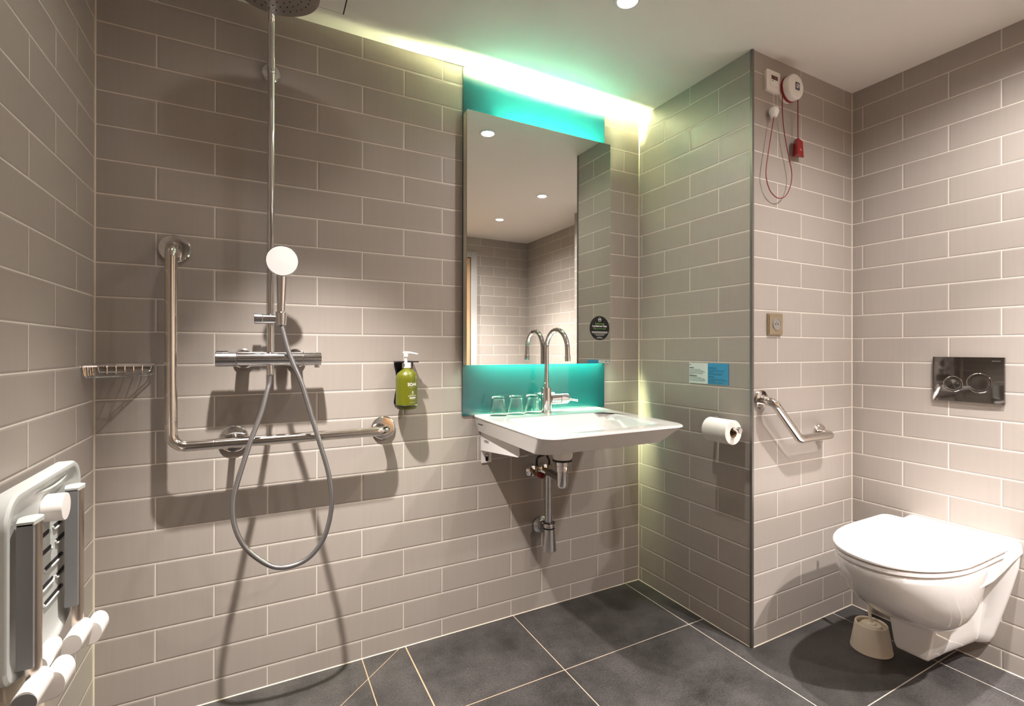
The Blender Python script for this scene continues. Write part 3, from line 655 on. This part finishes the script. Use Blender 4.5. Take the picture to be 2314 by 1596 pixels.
def arm(y0, front):
    xo = XA; dz = 0.026 if front else 0.0
    prof = []
    for k in range(13):                     # rounded outer side
        t = math.radians(-90 + 180 * k / 12); prof.append((xo + 0.068 + 0.0145 * math.cos(t) ** 0.8 if k not in (0, 12) else xo + 0.068, y0 + 0.021 + 0.021 * math.sin(t)))
    a = link_mesh('arm', B(lambda b: prism(b, prof, 0.508, 0.813, 'XY')), M_BRUSH, fs)
    link_mesh('arm_pad', B(lambda b: box(b, (xo + 0.0575, y0 - 0.006, 0.567), (xo + 0.0795, y0 + 0.002, 0.816), 0.001)), M_PAD, a)
    link_mesh('arm_cap', B(lambda b: prism(b, [(xo + 0.0575, y0 - 0.006), (xo + 0.0800, y0 - 0.006)] + [(xo + 0.0670 + 0.0165 * math.cos(t), y0 + 0.026 + 0.019 * math.sin(t)) for t in [math.radians(-20 + 200 * k / 12) for k in range(13)]], 0.8125, 0.8190, 'XY')), M_GSEAT, a)
    def block(ya, yb, xl, xr, zl, zh):
        prof = [(xl, zl)]
        cx_, cz_, rx, rz = xr - (xr - xl) * 0.45, (zl + zh) / 2 + 0.002, (xr - xl) * 0.45, (zh - zl) / 2 - 0.002
        for k in range(15):
            t = math.radians(-70 + 230 * k / 14); prof.append((cx_ + rx * math.cos(t), cz_ + rz * math.sin(t)))
        prof.append((xl + 0.004, zl + (zh - zl) * 0.62))
        def f(b):
            c = Vector((sum(p[0] for p in prof) / len(prof), 0, sum(p[1] for p in prof) / len(prof))); rings = []
            for s_, y in ((0.92, ya), (1.0, ya + 0.003), (1.0, yb - 0.006), (0.85, yb)): rings.append([(c.x + (p[0] - c.x) * s_, y, c.z + (p[1] - c.z) * s_) for p in prof])
            loft(b, rings)
        return f
    hg = link_mesh('hinge', B(block(y0 - 0.048, y0 + 0.030, xo + 0.060, xo + 0.098, 0.480 + dz, 0.527 + dz)), M_WHITE, fs)
    link_mesh('hinge_lug', B(block(y0 + 0.026, y0 + 0.086, xo + 0.074, xo + 0.114, 0.458 + dz, 0.513 + dz)), M_WHITE, hg)
    if front:
        link_mesh('hinge_cap', B(lambda b: lathe(b, [(0.0165, 0), (0.0165, 0.0012), (0, 0.0016)], (xo + 0.081, y0 - 0.048, 0.506 + dz), (0, -1, 0), 32)), M_PAD, hg)
        link_mesh('hinge_lug', B(block(y0 + 0.055, y0 + 0.135, xo + 0.050, xo + 0.082, 0.490 + dz, 0.530 + dz)), M_WHITE, hg)
arm(1.150, True); arm(1.385, False)

# ------------------------------------------------------------------ soap dispenser
sd = thing('dispenser_holder', 'black wall holder gripping the green soap bottle', 'soap holder', (0.472, YB, 0.91))
wp = [(0.437, 1.0735), (0.4375, 1.055), (0.4425, 1.035), (0.4465, 1.010), (0.4450, 0.975), (0.4400, 0.945), (0.4365, 0.920), (0.4400, 0.909)]
poly = wp + [(0.945 - x, z) for x, z in reversed(wp)]
link_mesh('back_plate', B(lambda b: prism(b, poly, YB - 0.004, YB - 0.0005, 'XZ')), M_BLACK, sd)
BX, BY = 0.4730, YB - 0.047
link_mesh('neck_clip', B(lambda b: box(b, (0.437, BY + 0.012, 1.0690), (0.508, YB - 0.002, 1.0735), 0.001), lambda b: box(b, (0.428, BY - 0.019, 1.0690), (0.459, BY + 0.014, 1.0735), 0.001), lambda b: box(b, (0.487, BY - 0.019, 1.0690), (0.513, BY + 0.014, 1.0735), 0.001)), M_BLACK, sd)
link_mesh('base_ring', B(lambda b: tube(b, [(BX + 0.0410 * math.cos(2 * PI * k / 40), BY + 0.0410 * math.sin(2 * PI * k / 40), 0.9135) for k in range(40)], 0.0021, 8, True), lambda b: box(b, (0.452, BY + 0.040, 0.911), (0.494, YB - 0.002, 0.916))), M_BLACK, sd)
sb = thing('soap_bottle', 'olive green pump bottle with white lettering in the black wall holder', 'soap bottle', (BX, BY, 0.899))
link_mesh('bottle', B(lambda b: lathe(b, [(0.0, 0), (0.033, 0.0005), (0.0375, 0.005), (0.0390, 0.014), (0.0390, 0.108), (0.0375, 0.121), (0.0330, 0.131), (0.024, 0.140), (0.017, 0.146), (0.0155, 0.152), (0.0, 0.152)], (BX, BY, 0.899), (0, 0, 1), 48)), M_GREEN, sb)
def pumpf(b):
    lathe(b, [(0.0165, 0), (0.0165, 0.017), (0.015, 0.019), (0.0, 0.019)], (BX, BY, 1.0495))
    lathe(b, [(0.0062, 0), (0.0048, 0.003), (0.0048, 0.020), (0.0085, 0.022), (0.0085, 0.030), (0.0, 0.031)], (BX - 0.003, BY, 1.0685), (0, 0, 1), 16)
    tube(b, [(BX - 0.013, BY + 0.003, 1.1035), (BX - 0.003, BY, 1.1045), (BX + 0.012, BY - 0.006, 1.1040), (BX + 0.026, BY - 0.011, 1.1015), (BX + 0.037, BY - 0.015, 1.0985)], [0.0050, 0.0055, 0.0045, 0.0038, 0.0034], 10)
link_mesh('pump', B(pumpf), M_WHITE, sb)
LA = math.radians(-72)     # the label faces a little to the right
def on_bottle(z): return lambda x, y, h: (BX + 0.0393 * math.cos(LA + x / 0.039), BY + 0.0393 * math.sin(LA + x / 0.039), z + y)
link_mesh('lettering', text_bm('SOAK', 0.0155, on_bottle(0.9855), bold=0.0003, sx=0.95), M_TEXTW, sb)
link_mesh('lettering', text_bm('hand & body wash', 0.0046, on_bottle(0.9475), bold=0.0001), M_TEXTW, sb)
def bstrip(rows):
    def f(b):
        for x0, x1, z, th in rows:
            n = 8; g = on_bottle(z)
            loft(b, [[g(x0 + (x1 - x0) * k / n, -th / 2, 0), g(x0 + (x1 - x0) * k / n, th / 2, 0)] for k in range(n + 1)], False, False, closed=False)
    return f
link_mesh('label_bar', B(bstrip([(-0.012, 0.013, 0.9415, 0.0038)])), M_TEXTW, sb)
link_mesh('small_print', B(bstrip([(-0.016, 0.016, 0.9805, 0.0007), (-0.011, 0.013, 0.9535, 0.0010), (-0.011, 0.011, 0.9355, 0.0007), (-0.011, 0.012, 0.9250, 0.0008)])), mat('faint_print', (0.45, 0.46, 0.25), 0.6), sb)
def leaf(b):
    g = on_bottle(0.9615)
    P = [(0.0, 0.005), (0.0022, 0.0025), (0.0026, -0.001), (0.0015, -0.004), (-0.0005, -0.005), (-0.0024, -0.003), (-0.0026, 0.0), (-0.0012, 0.003)]
    tube(b, [g(x, y, 0) for x, y in P], 0.0005, 5, True)
link_mesh('leaf_emblem', B(leaf), M_TEXTW, sb)

# ------------------------------------------------------------------ notice on the alcove wall
nt_ = thing('notice_plate', 'small white and blue printed notice on the alcove wall', 'sign', (XC, 1.418, 0.978))
link_mesh('white_half', B(lambda b: box(b, (XC - 0.0025, 1.4185, 0.9770), (XC, 1.5185, 1.0620))), M_SIGNW, nt_)
link_mesh('blue_half', B(lambda b: box(b, (XC - 0.0030, 1.3170, 0.9770), (XC, 1.4185, 1.0620))), M_SIGNB, nt_)
yy = lambda y0, y1, z, th: ((XC - 0.0029, y0 - y1, z - th / 2), (XC - 0.0024, y0, z + th / 2))
def lines(y0, rows, x):
    def f(b):
        for w, z, th in rows: box(b, (x - 0.0003, y0 - w, z - th / 2), (x + 0.0002, y0, z + th / 2))
    return f
def dense(z0, n, w0):
    random.seed(int(z0 * 1e4)); return [(w0 * random.uniform(0.8, 1.0), z0 - 0.0036 * i, 0.0011) for i in range(n)]
link_mesh('heading', B(lines(1.5165, [(0.024, 1.0415, 0.0032), (0.041, 1.0075, 0.0034)], XC - 0.0026), lines(1.5165, [(0.007, 1.0548, 0.003)], XC - 0.0026)), M_TEXTK, nt_)
link_mesh('small_print', B(lines(1.5165, [(0.060, 1.0350, 0.0016)] + dense(1.0305, 5, 0.086) + [(0.022, 1.0135, 0.0012), (0.061, 1.0015, 0.0017)] + dense(0.9970, 4, 0.090), XC - 0.0026)), mat('grey_print', (0.16, 0.20, 0.19), 0.6), nt_)
link_mesh('heading', B(lines(1.4150, [(0.041, 1.0440, 0.0026), (0.030, 1.0065, 0.0030)], XC - 0.0031)), M_TEXTB, nt_)
link_mesh('small_print', B(lines(1.4150, [(0.040, 1.0385, 0.0013)] + dense(1.0335, 2, 0.096) + [(0.027, 1.0255, 0.0016)] + dense(1.0215, 3, 0.074) + dense(0.9995, 3, 0.098) + [(0.032, 0.9885, 0.0012)] + dense(0.9850, 2, 0.078), XC - 0.0031)), M_TEXTB, nt_)

# ------------------------------------------------------------------ toilet roll and holder
RX, RZ = XC - 0.066, 0.8075
th_ = thing('roll_holder', 'chrome toilet roll holder on the alcove wall', 'toilet roll holder', (XC, 1.347, 0.83))
link_mesh('wall_plate', B(lambda b: lathe(b, [(0.024, 0), (0.024, 0.006), (0.020, 0.009), (0, 0.009)], (XC, 1.373, 0.828), (-1, 0, 0))), M_CHROME, th_)
link_mesh('arm', B(lambda b: tube(b, fillet([(XC - 0.004, 1.373, 0.832), (RX, 1.373, 0.832), (RX, 1.373, RZ + 0.012), (RX, 1.363, RZ + 0.012)], 0.006, 6), 0.0065, 14), lambda b: rod(b, (RX, 1.378, RZ + 0.012), (RX, 1.224, RZ + 0.012), 0.0075), lambda b: lathe(b, [(0.0075, 0), (0.0115, 0.003), (0.0115, 0.012), (0.010, 0.014), (0, 0.014)], (RX, 1.226, RZ + 0.012), (0, -1, 0))), M_CHROME, th_)
tr_ = thing('toilet_roll', 'white toilet paper roll on the chrome holder', 'toilet roll', (RX, 1.301, RZ - 0.046))
def rollf(b):
    a, u, v = frame((0, -1, 0)); seg = 48; rings = []
    for r, y in ((0.020, 1.354), (0.0445, 1.354), (0.0462, 1.352), (0.0462, 1.245), (0.0448, 1.243), (0.020, 1.243)):
        rings.append([(RX + r * math.cos(2 * PI * k / seg), y, RZ + r * math.sin(2 * PI * k / seg)) for k in range(seg)])
    vs = loft(b, rings, False, False)
    for k in range(seg): b.faces.new((vs[-1][k], vs[-1][(k + 1) % seg], vs[0][(k + 1) % seg], vs[0][k]))
link_mesh('paper', B(rollf), M_PAPER, tr_)
def coref(b):
    seg = 32
    rings = [[(RX + r * math.cos(2 * PI * k / seg), y, RZ + r * math.sin(2 * PI * k / seg)) for k in range(seg)] for r, y in ((0.0198, 1.3535), (0.0198, 1.2435), (0.0188, 1.2435), (0.0188, 1.3535))]
    vs = loft(b, rings, False, False)
    for k in range(seg): b.faces.new((vs[-1][k], vs[-1][(k + 1) % seg], vs[0][(k + 1) % seg], vs[0][k]))
link_mesh('core', B(coref), M_CARD, tr_)

# ------------------------------------------------------------------ alarm pull switch, cord, beacon
sw = thing('alarm_pull_switch', 'white square alarm pull switch with a dark red window near the ceiling', 'switch', (1.731, YD, 2.148))
link_mesh('plate', B(lambda b: prism(b, rrect(1.690, 1.771, 2.107, 2.188, 0.006), YD - 0.011, YD, 'XZ')), M_WHITE, sw)
link_mesh('rocker', B(lambda b: box(b, (1.7105, YD - 0.0135, 2.128), (1.7535, YD - 0.010, 2.171), 0.001)), M_WHITE, sw)
link_mesh('window', B(lambda b: box(b, (1.7140, YD - 0.0142, 2.153), (1.7510, YD - 0.0130, 2.1680))), M_DRED, sw)
link_mesh('symbol', B(lambda b: box(b, (1.7180, YD - 0.0140, 2.1455), (1.7260, YD - 0.0130, 2.1475))), M_TEXTK, sw)
link_mesh('pull_string', B(lambda b: tube(b, [(1.7205, YD - 0.018, 2.132), (1.7185, YD - 0.020, 2.08), (1.7170, YD - 0.022, 2.036)], 0.0011, 6)), M_WHITE, sw)
link_mesh('cord_knob', B(lambda b: lathe(b, [(0.0, 0.040), (0.006, 0.039), (0.0150, 0.033), (0.0185, 0.022), (0.0160, 0.012), (0.0115, 0.007), (0.0125, 0.002), (0.011, 0.0), (0.0, 0.0)], (1.7170, YD - 0.022, 2.003))), M_WHITE, sw)

CORD = [(1.717, 1.192, 2.006), (1.704, 1.192, 1.953), (1.684, 1.192, 1.865), (1.671, 1.192, 1.799), (1.673, 1.192, 1.758), (1.694, 1.192, 1.72), (1.727, 1.192, 1.701), (1.757, 1.192, 1.7), (1.791, 1.192, 1.717), (1.819, 1.192, 1.761), (1.826, 1.192, 1.805), (1.815, 1.192, 1.847), (1.794, 1.192, 1.907), (1.777, 1.192, 1.968), (1.768, 1.192, 2.031), (1.767, 1.192, 2.099), (1.768, 1.192, 2.129)]
SBX, SBZ = 1.8180, 2.1360
hx, hy = 1.8620, YD - 0.0245
bc = thing('alarm_beacon', 'round white and red alarm beacon beside the pull switch', 'alarm', (SBX, YD, SBZ))
link_mesh('back_box', B(lambda b: lathe(b, [(0.0475, 0), (0.0475, 0.010), (0.049, 0.012), (0, 0.012)], (SBX, YD, SBZ), (0, -1, 0), 56)), M_WHITE, bc)
link_mesh('red_ring', B(lambda b: lathe(b, [(0.0480, 0), (0.0500, 0.001), (0.0500, 0.0085), (0.0480, 0.0095), (0, 0.0095)], (SBX, YD - 0.0122, SBZ), (0, -1, 0), 56)), M_RED, bc)
cap = link_mesh('lens_cap', B(lambda b: lathe(b, [(0.0480, 0), (0.0480, 0.010), (0.0465, 0.0115), (0.0465, 0.0135), (0.0485, 0.0145), (0.0485, 0.019), (0.0458, 0.023), (0.040, 0.0255), (0.0, 0.027)], (SBX, YD - 0.0219, SBZ), (0, -1, 0), 56)), M_WHITE, bc)
link_mesh('emblem', B(lambda b: prism(b, rrect(SBX - 0.0130 + 0.003, SBX + 0.0130 + 0.003, SBZ - 0.016, SBZ + 0.014, 0.004), YD - 0.0494, YD - 0.0470, 'XZ')), M_LOGO, cap)
link_mesh('emblem_mark', B(lambda b: tube(b, [(SBX + 0.003 + 0.007 * math.cos(2 * PI * k / 20), YD - 0.0496, SBZ + 0.007 * math.sin(2 * PI * k / 20)) for k in range(20)], 0.0011, 6, True), lambda b: rod(b, (SBX - 0.003, YD - 0.0496, SBZ - 0.008), (SBX + 0.010, YD - 0.0496, SBZ + 0.006), 0.0011, 6)), M_WHITE, cap)
pc = thing('emergency_cord', 'looping red emergency cord with a red tapered handle hanging by the beacon', 'alarm cord', (1.80, YD - 0.022, 1.70))
link_mesh('cord', B(lambda b: tube(b, catmull(CORD, 8), 0.0017, 8), lambda b: tube(b, [(1.8550, YD - 0.028, 2.100), (1.8590, YD - 0.026, 2.02), (hx, hy, 1.945)], 0.0017, 8)), M_CORD, pc)
hx, hy = 1.8620, YD - 0.0245
HT = [(1.8540, YD - 0.0085), (1.8375, YD - 0.0400), (1.9010, YD - 0.0225)]
def pyr(b):
    c = Vector((sum(p[0] for p in HT) / 3, sum(p[1] for p in HT) / 3))
    def ring(s, z): return [(c.x + (p[0] - c.x) * s, c.y + (p[1] - c.y) * s, z) for p in HT]
    loft(b, [ring(1.00, 1.8830), ring(1.05, 1.8855), ring(0.86, 1.9440), ring(0.80, 1.9465)])
ph = link_mesh('pull_handle', B(pyr), M_RED, pc, smooth=False)
def pict(b):
    p0 = Vector((*HT[1], 0)); p1 = Vector((*HT[2], 0)); d = (p1 - p0)
    n = Vector((d.y, -d.x, 0)).normalized()
    def q(t, z): return p0 + d * t + n * (0.0008 - 0.0042 * (z - 1.885) / 0.06) + Vector((0, 0, z))
    tube(b, [q(0.42 + 0.07 * math.cos(2 * PI * k / 12), 1.930 + 0.004 * math.sin(2 * PI * k / 12)) for k in range(12)], 0.0009, 5, True)
    tube(b, [q(0.72 + 0.07 * math.cos(2 * PI * k / 12), 1.926 + 0.004 * math.sin(2 * PI * k / 12)) for k in range(12)], 0.0009, 5, True)
    tube(b, [q(0.38, 1.921), q(0.41, 1.914), q(0.50, 1.912), q(0.56, 1.918)], 0.0009, 5)
    tube(b, [q(0.38, 1.905), q(0.46, 1.908), q(0.54, 1.903), q(0.62, 1.904)], 0.0013, 5)
link_mesh('pictogram', B(pict), M_TEXTW, ph)

# socket
so = thing('wall_socket', 'square champagne metal wall socket with a grey round insert', 'socket', (1.748, YD, 1.174))
link_mesh('plate', B(lambda b: prism(b, rrect(1.7055, 1.7900, 1.1745, 1.2575, 0.004), YD - 0.009, YD, 'XZ'), lambda b: prism(b, rrect(1.7085, 1.7870, 1.1775, 1.2545, 0.003), YD - 0.011, YD - 0.009, 'XZ')), M_CHAMP, so)
ins = link_mesh('insert', B(lambda b: lathe(b, [(0.0235, 0), (0.0235, 0.0025), (0.0215, 0.003), (0.0205, 0.0015), (0.0, 0.0010)], (1.7500, YD - 0.0105, 1.2165), (0, -1, 0), 40)), M_SOCK, so)
link_mesh('contact_hole', B(lambda b: lathe(b, [(0.0027, 0), (0.0027, 0.0012)], (1.7425, YD - 0.0110, 1.2165), (0, -1, 0), 12), lambda b: lathe(b, [(0.0027, 0), (0.0027, 0.0012)], (1.7575, YD - 0.0110, 1.2165), (0, -1, 0), 12)), M_DARK, ins)
link_mesh('earth_pin', B(lambda b: lathe(b, [(0.0020, 0), (0.0018, 0.004), (0, 0.005)], (1.7500, YD - 0.0110, 1.2255), (0, -1, 0), 12)), M_STEEL, ins)

# angled grab bar by the toilet
g2 = thing('angled_grab_bar', 'angled polished steel grab bar on the wall beside the toilet', 'grab bar', (1.85, YD, 0.772))
g2y = YD - 0.055
link_mesh('bar', B(lambda b: tube(b, fillet([(1.667, YD - 0.004, 0.928), (1.6675, g2y, 0.925), (1.825, g2y, 0.7735), (2.040, g2y, 0.7735), (2.041, YD - 0.004, 0.7740)], 0.034, 10), 0.0160, 28)), M_STEEL, g2)
for o in ((1.667, YD, 0.929), (2.041, YD, 0.774)): link_mesh('wall_flange', wall_flange(o, (0, -1, 0), 0.0365), M_STEEL, g2)

# ------------------------------------------------------------------ flush plate
fp = thing('flush_plate', 'chrome dual flush plate, dark reflections put into its colour, above the toilet', 'flush plate', (XE, 0.812, 0.927))
FPX = XE - 0.012
def plate(b):
    ny, nz = 24, 18; y0, y1, z0, z1 = 0.7090, 0.9155, 0.9270, 1.0915; g = []
    for j in range(nz + 1):
        row = []
        for i in range(ny + 1):
            u, v = i / ny * 2 - 1, j / nz * 2 - 1
            row.append(b.verts.new((FPX + 0.0022 * (0.6 * u * u + 0.9 * v * v) , y0 + (y1 - y0) * i / ny, z0 + (z1 - z0) * j / nz)))
        g.append(row)
    for j in range(nz):
        for i in range(ny): b.faces.new((g[j][i], g[j][i + 1], g[j + 1][i + 1], g[j + 1][i]))
    back = {}
    rim = [(0, i) for i in range(ny)] + [(j, ny) for j in range(nz)] + [(nz, ny - i) for i in range(ny)] + [(nz - j, 0) for j in range(nz)]
    bv = [b.verts.new((XE, g[j][i].co.y, g[j][i].co.z)) for j, i in rim]
    for k in range(len(rim)):
        k2 = (k + 1) % len(rim); a, c = g[rim[k][0]][rim[k][1]], g[rim[k2][0]][rim[k2][1]]
        b.faces.new((a, bv[k], bv[k2], c))
link_mesh('plate', B(plate), M_DCHROME, fp, ang=50)
for y, z, r in ((0.8520, 0.9910, 0.0285), (0.7760, 0.9985, 0.0350)):
    bt = link_mesh('flush_button', B(lambda b: lathe(b, [(r - 0.0015, -0.003), (r - 0.0015, 0.0026), (r - 0.003, 0.0034), (r * 0.6, 0.0031), (0.0, 0.0028)], (FPX + 0.0005, y, z), (-1, 0, 0), 56)), M_DCHROME, fp)
    link_mesh('button_rim', B(lambda b: tube(b, [(FPX - 0.0006, y + r * math.cos(2 * PI * k / 56), z + r * math.sin(2 * PI * k / 56)) for k in range(56)], 0.0010, 8, True)), M_CHROME, bt)
link_mesh('maker_mark', B(lambda b: box(b, (FPX + 0.0003, 0.718, 1.0765), (FPX + 0.0012, 0.741, 1.0800))), M_CHROMED, fp)

# ------------------------------------------------------------------ toilet
TC = 0.833
def dshape(xf, xb, w, a, z, yc=TC, rb=0.03, nf=28, ns=5):
    """plan outline: half ellipse at the front, straight sides, squared back"""
    out = []
    for k in range(nf + 1):
        t = -PI / 2 + PI * k / nf
        out.append((xf + a - a * abs(math.cos(t)) ** 0.9, yc + w * math.copysign(abs(math.sin(t)) ** 0.92, math.sin(t)), z))
    for k in range(1, ns): out.append((xf + a + (xb - rb - xf - a) * k / ns, yc + w, z))
    for k in range(5):
        t = math.radians(90 - 90 * k / 4); out.append((xb - rb + rb * math.cos(t), yc + w - rb + rb * math.sin(t), z))
    for k in range(1, 5): out.append((xb, yc + (w - rb) * (1 - 2 * k / 5), z))
    for k in range(5):
        t = math.radians(0 - 90 * k / 4); out.append((xb - rb + rb * math.cos(t), yc - w + rb + rb * math.sin(t), z))
    for k in range(1, ns): out.append((xb - rb - (xb - rb - xf - a) * k / ns, yc - w, z))
    return out
wc = thing('wall_hung_toilet', 'white wall-hung toilet with its lid closed', 'toilet', (2.0, TC, 0.10))
def egg(xf, xb, w, z, xc, n=64):
    """plan outline with an elongated front and a rounder back"""
    out = []
    for k in range(n):
        t = 2 * PI * k / n; c, si = math.cos(t), math.sin(t)
        x = xc + ((xb - xc) if c > 0 else (xc - xf)) * math.copysign(abs(c) ** (0.78 if c > 0 else 0.92), c)
        out.append((x, TC + w * math.copysign(abs(si) ** 0.92, si), z))
    return out
def bowl(b):
    loft(b, [egg(1.950, 2.02, 0.040, 0.199, 1.985), egg(1.905, 2.04, 0.076, 0.206, 1.975), egg(1.845, 2.06, 0.110, 0.227, 1.965), egg(1.778, 2.075, 0.138, 0.262, 1.950), egg(1.718, 2.09, 0.156, 0.304, 1.940), egg(1.670, 2.10, 0.167, 0.346, 1.930), egg(1.640, 2.11, 0.176, 0.395, 1.930), egg(1.629, 2.12, 0.1795, 0.428, 1.930), egg(1.630, 2.12, 0.1795, 0.442, 1.930), egg(1.637, 2.115, 0.174, 0.449, 1.930)])
    # rear deck running to the wall
    def deck(x, w, zt, zb):
        return [(x, TC - w, zb), (x, TC - w - 0.002, zb + 0.006), (x, TC - w, zt - 0.010), (x, TC - w + 0.008, zt - 0.002), (x, TC - w + 0.018, zt), (x, TC + w - 0.018, zt), (x, TC + w - 0.008, zt - 0.002), (x, TC + w, zt - 0.010), (x, TC + w + 0.002, zb + 0.006), (x, TC + w, zb)]
    loft(b, [deck(1.93, 0.174, 0.446, 0.385), deck(2.03, 0.175, 0.449, 0.388), deck(2.12, 0.173, 0.453, 0.400), deck(2.20, 0.170, 0.457, 0.412), deck(XE - 0.001, 0.167, 0.462, 0.420)])
    # outlet shroud below the bowl, narrowing downwards
    def sec(x, w0, w1, zb, zt):
        P = []
        for y, z in rrect(-1, 1, 0, 1, 0.18, 5):
            h = min(max(z, 0), 1); P.append((x, TC + y * (w0 + (w1 - w0) * h), zb + (zt - zb) * h))
        return P
    loft(b, [sec(1.914, 0.036, 0.060, 0.112, 0.250), sec(1.918, 0.046, 0.072, 0.100, 0.260), sec(1.931, 0.050, 0.078, 0.093, 0.280), sec(2.05, 0.052, 0.078, 0.086, 0.340), sec(2.16, 0.058, 0.088, 0.079, 0.370), sec(XE - 0.001, 0.064, 0.10, 0.070, 0.40)])
    # flange against the wall
    fl = [(-0.166, 0.455), (-0.160, 0.373), (-0.140, 0.280), (-0.115, 0.180), (-0.097, 0.113), (-0.088, 0.085), (-0.064, 0.068), (0.064, 0.068), (0.088, 0.085), (0.097, 0.113), (0.115, 0.180), (0.140, 0.280), (0.160, 0.373), (0.166, 0.455)]
    loft(b, [[(XE - 0.001, TC + y, z) for y, z in fl], [(XE - 0.014, TC + y, z) for y, z in fl], [(XE - 0.020, TC + y * 0.97, z + 0.002) for y, z in fl], [(XE - 0.045, TC + y * 0.72, 0.45 + (z - 0.45) * 0.98) for y, z in fl]])
link_mesh('bowl', B(bowl), M_PORC, wc, ang=40)
link_mesh('seat', B(lambda b: loft(b, [dshape(1.632, 2.13, 0.176, 0.295, 0.4505), dshape(1.627, 2.13, 0.181, 0.30, 0.4535), dshape(1.627, 2.13, 0.181, 0.30, 0.4620), dshape(1.631, 2.13, 0.177, 0.295, 0.4655)])), M_SEATW, wc)
link_mesh('lid', B(lambda b: loft(b, [dshape(1.632, 2.135, 0.178, 0.295, 0.4670), dshape(1.625, 2.140, 0.1835, 0.30, 0.4705), dshape(1.624, 2.140, 0.1845, 0.30, 0.4780), dshape(1.628, 2.137, 0.181, 0.297, 0.4835), dshape(1.645, 2.125, 0.168, 0.287, 0.4862), dshape(1.72, 2.09, 0.11, 0.22, 0.4880)])), M_SEATW, wc, ang=50)
link_mesh('seat_hinge', B(lambda b: rod(b, (2.142, TC - 0.09, 0.463), (2.142, TC - 0.05, 0.463), 0.009), lambda b: rod(b, (2.142, TC + 0.05, 0.463), (2.142, TC + 0.09, 0.463), 0.009)), M_SEATW, wc)

# toilet brush
BRX, BRY = 2.012, 1.000
tb = thing('toilet_brush', 'cream toilet brush standing in its holder on the floor behind the toilet', 'toilet brush', (BRX, BRY, 0))
link_mesh('holder', B(lambda b: lathe(b, [(0.0, 0.001), (0.067, 0.001), (0.0675, 0.004), (0.0665, 0.006), (0.053, 0.090), (0.0515, 0.096), (0.048, 0.0965), (0.0455, 0.093), (0.048, 0.078), (0.0, 0.078)], (BRX, BRY, 0), (0, 0, 1), 48)), M_CREAM, tb)
bz = link_mesh('brush_head', B(lambda b: lathe(b, [(0.036, 0.060), (0.038, 0.085), (0.030, 0.094), (0.0, 0.096)], (BRX, BRY, 0), (0, 0, 1), 40)), M_BRISTLE, tb)
link_mesh('handle', B(lambda b: lathe(b, [(0.017, 0.0), (0.016, 0.004), (0.008, 0.008), (0.0052, 0.014), (0.0050, 0.30), (0.0075, 0.305), (0.0075, 0.36), (0.0, 0.365)], (BRX, BRY, 0.092), (0.0, 0.16, 1), 16)), M_CREAM, tb)

# ------------------------------------------------------------------ camera
f_px, cx, cy, yaw, pit, rol = 1109.2866, 1188.892, 789.535, 0.49653, 0.0017, 0.0015
r = Vector((math.cos(yaw), -math.sin(yaw), 0)); dd = Vector((math.sin(yaw), math.cos(yaw), 0)); up = Vector((0, 0, 1))
d2 = dd * math.cos(pit) + up * math.sin(pit); u2 = up * math.cos(pit) - dd * math.sin(pit)
r3 = r * math.cos(rol) + u2 * math.sin(rol); u3 = u2 * math.cos(rol) - r * math.sin(rol)
cd = bpy.data.cameras.new('camera'); cam = bpy.data.objects.new('camera', cd); COL.objects.link(cam)
Mx = Matrix((r3, u3, -d2)).transposed().to_4x4(); Mx.translation = (0, 0, 1.115); cam.matrix_world = Mx
cd.sensor_fit = 'HORIZONTAL'; cd.sensor_width = 36.0; cd.lens = 36.0 * f_px / 2314
cd.shift_x = (1157 - cx) / 2314; cd.shift_y = (cy - 798) / 2314
cd.clip_start = 0.01
scene.camera = cam

# ------------------------------------------------------------------ world, view
w = bpy.data.worlds.new('world'); scene.world = w; w.use_nodes = True
w.node_tree.nodes['Background'].inputs[0].default_value = (0.0, 0.0, 0.0, 1)
vs = scene.view_settings
scene.display_settings.display_device = 'sRGB'
vs.view_transform = 'Standard'; vs.look = 'None'; vs.gamma = 1.0; vs.use_curve_mapping = False
vs.exposure = 0.0
cy_ = scene.cycles
cy_.max_bounces = 12; cy_.diffuse_bounces = 6; cy_.glossy_bounces = 6; cy_.transmission_bounces = 10
cy_.caustics_reflective = False; cy_.caustics_refractive = False
cy_.sample_clamp_indirect = 60.0
cy_.use_denoising = True
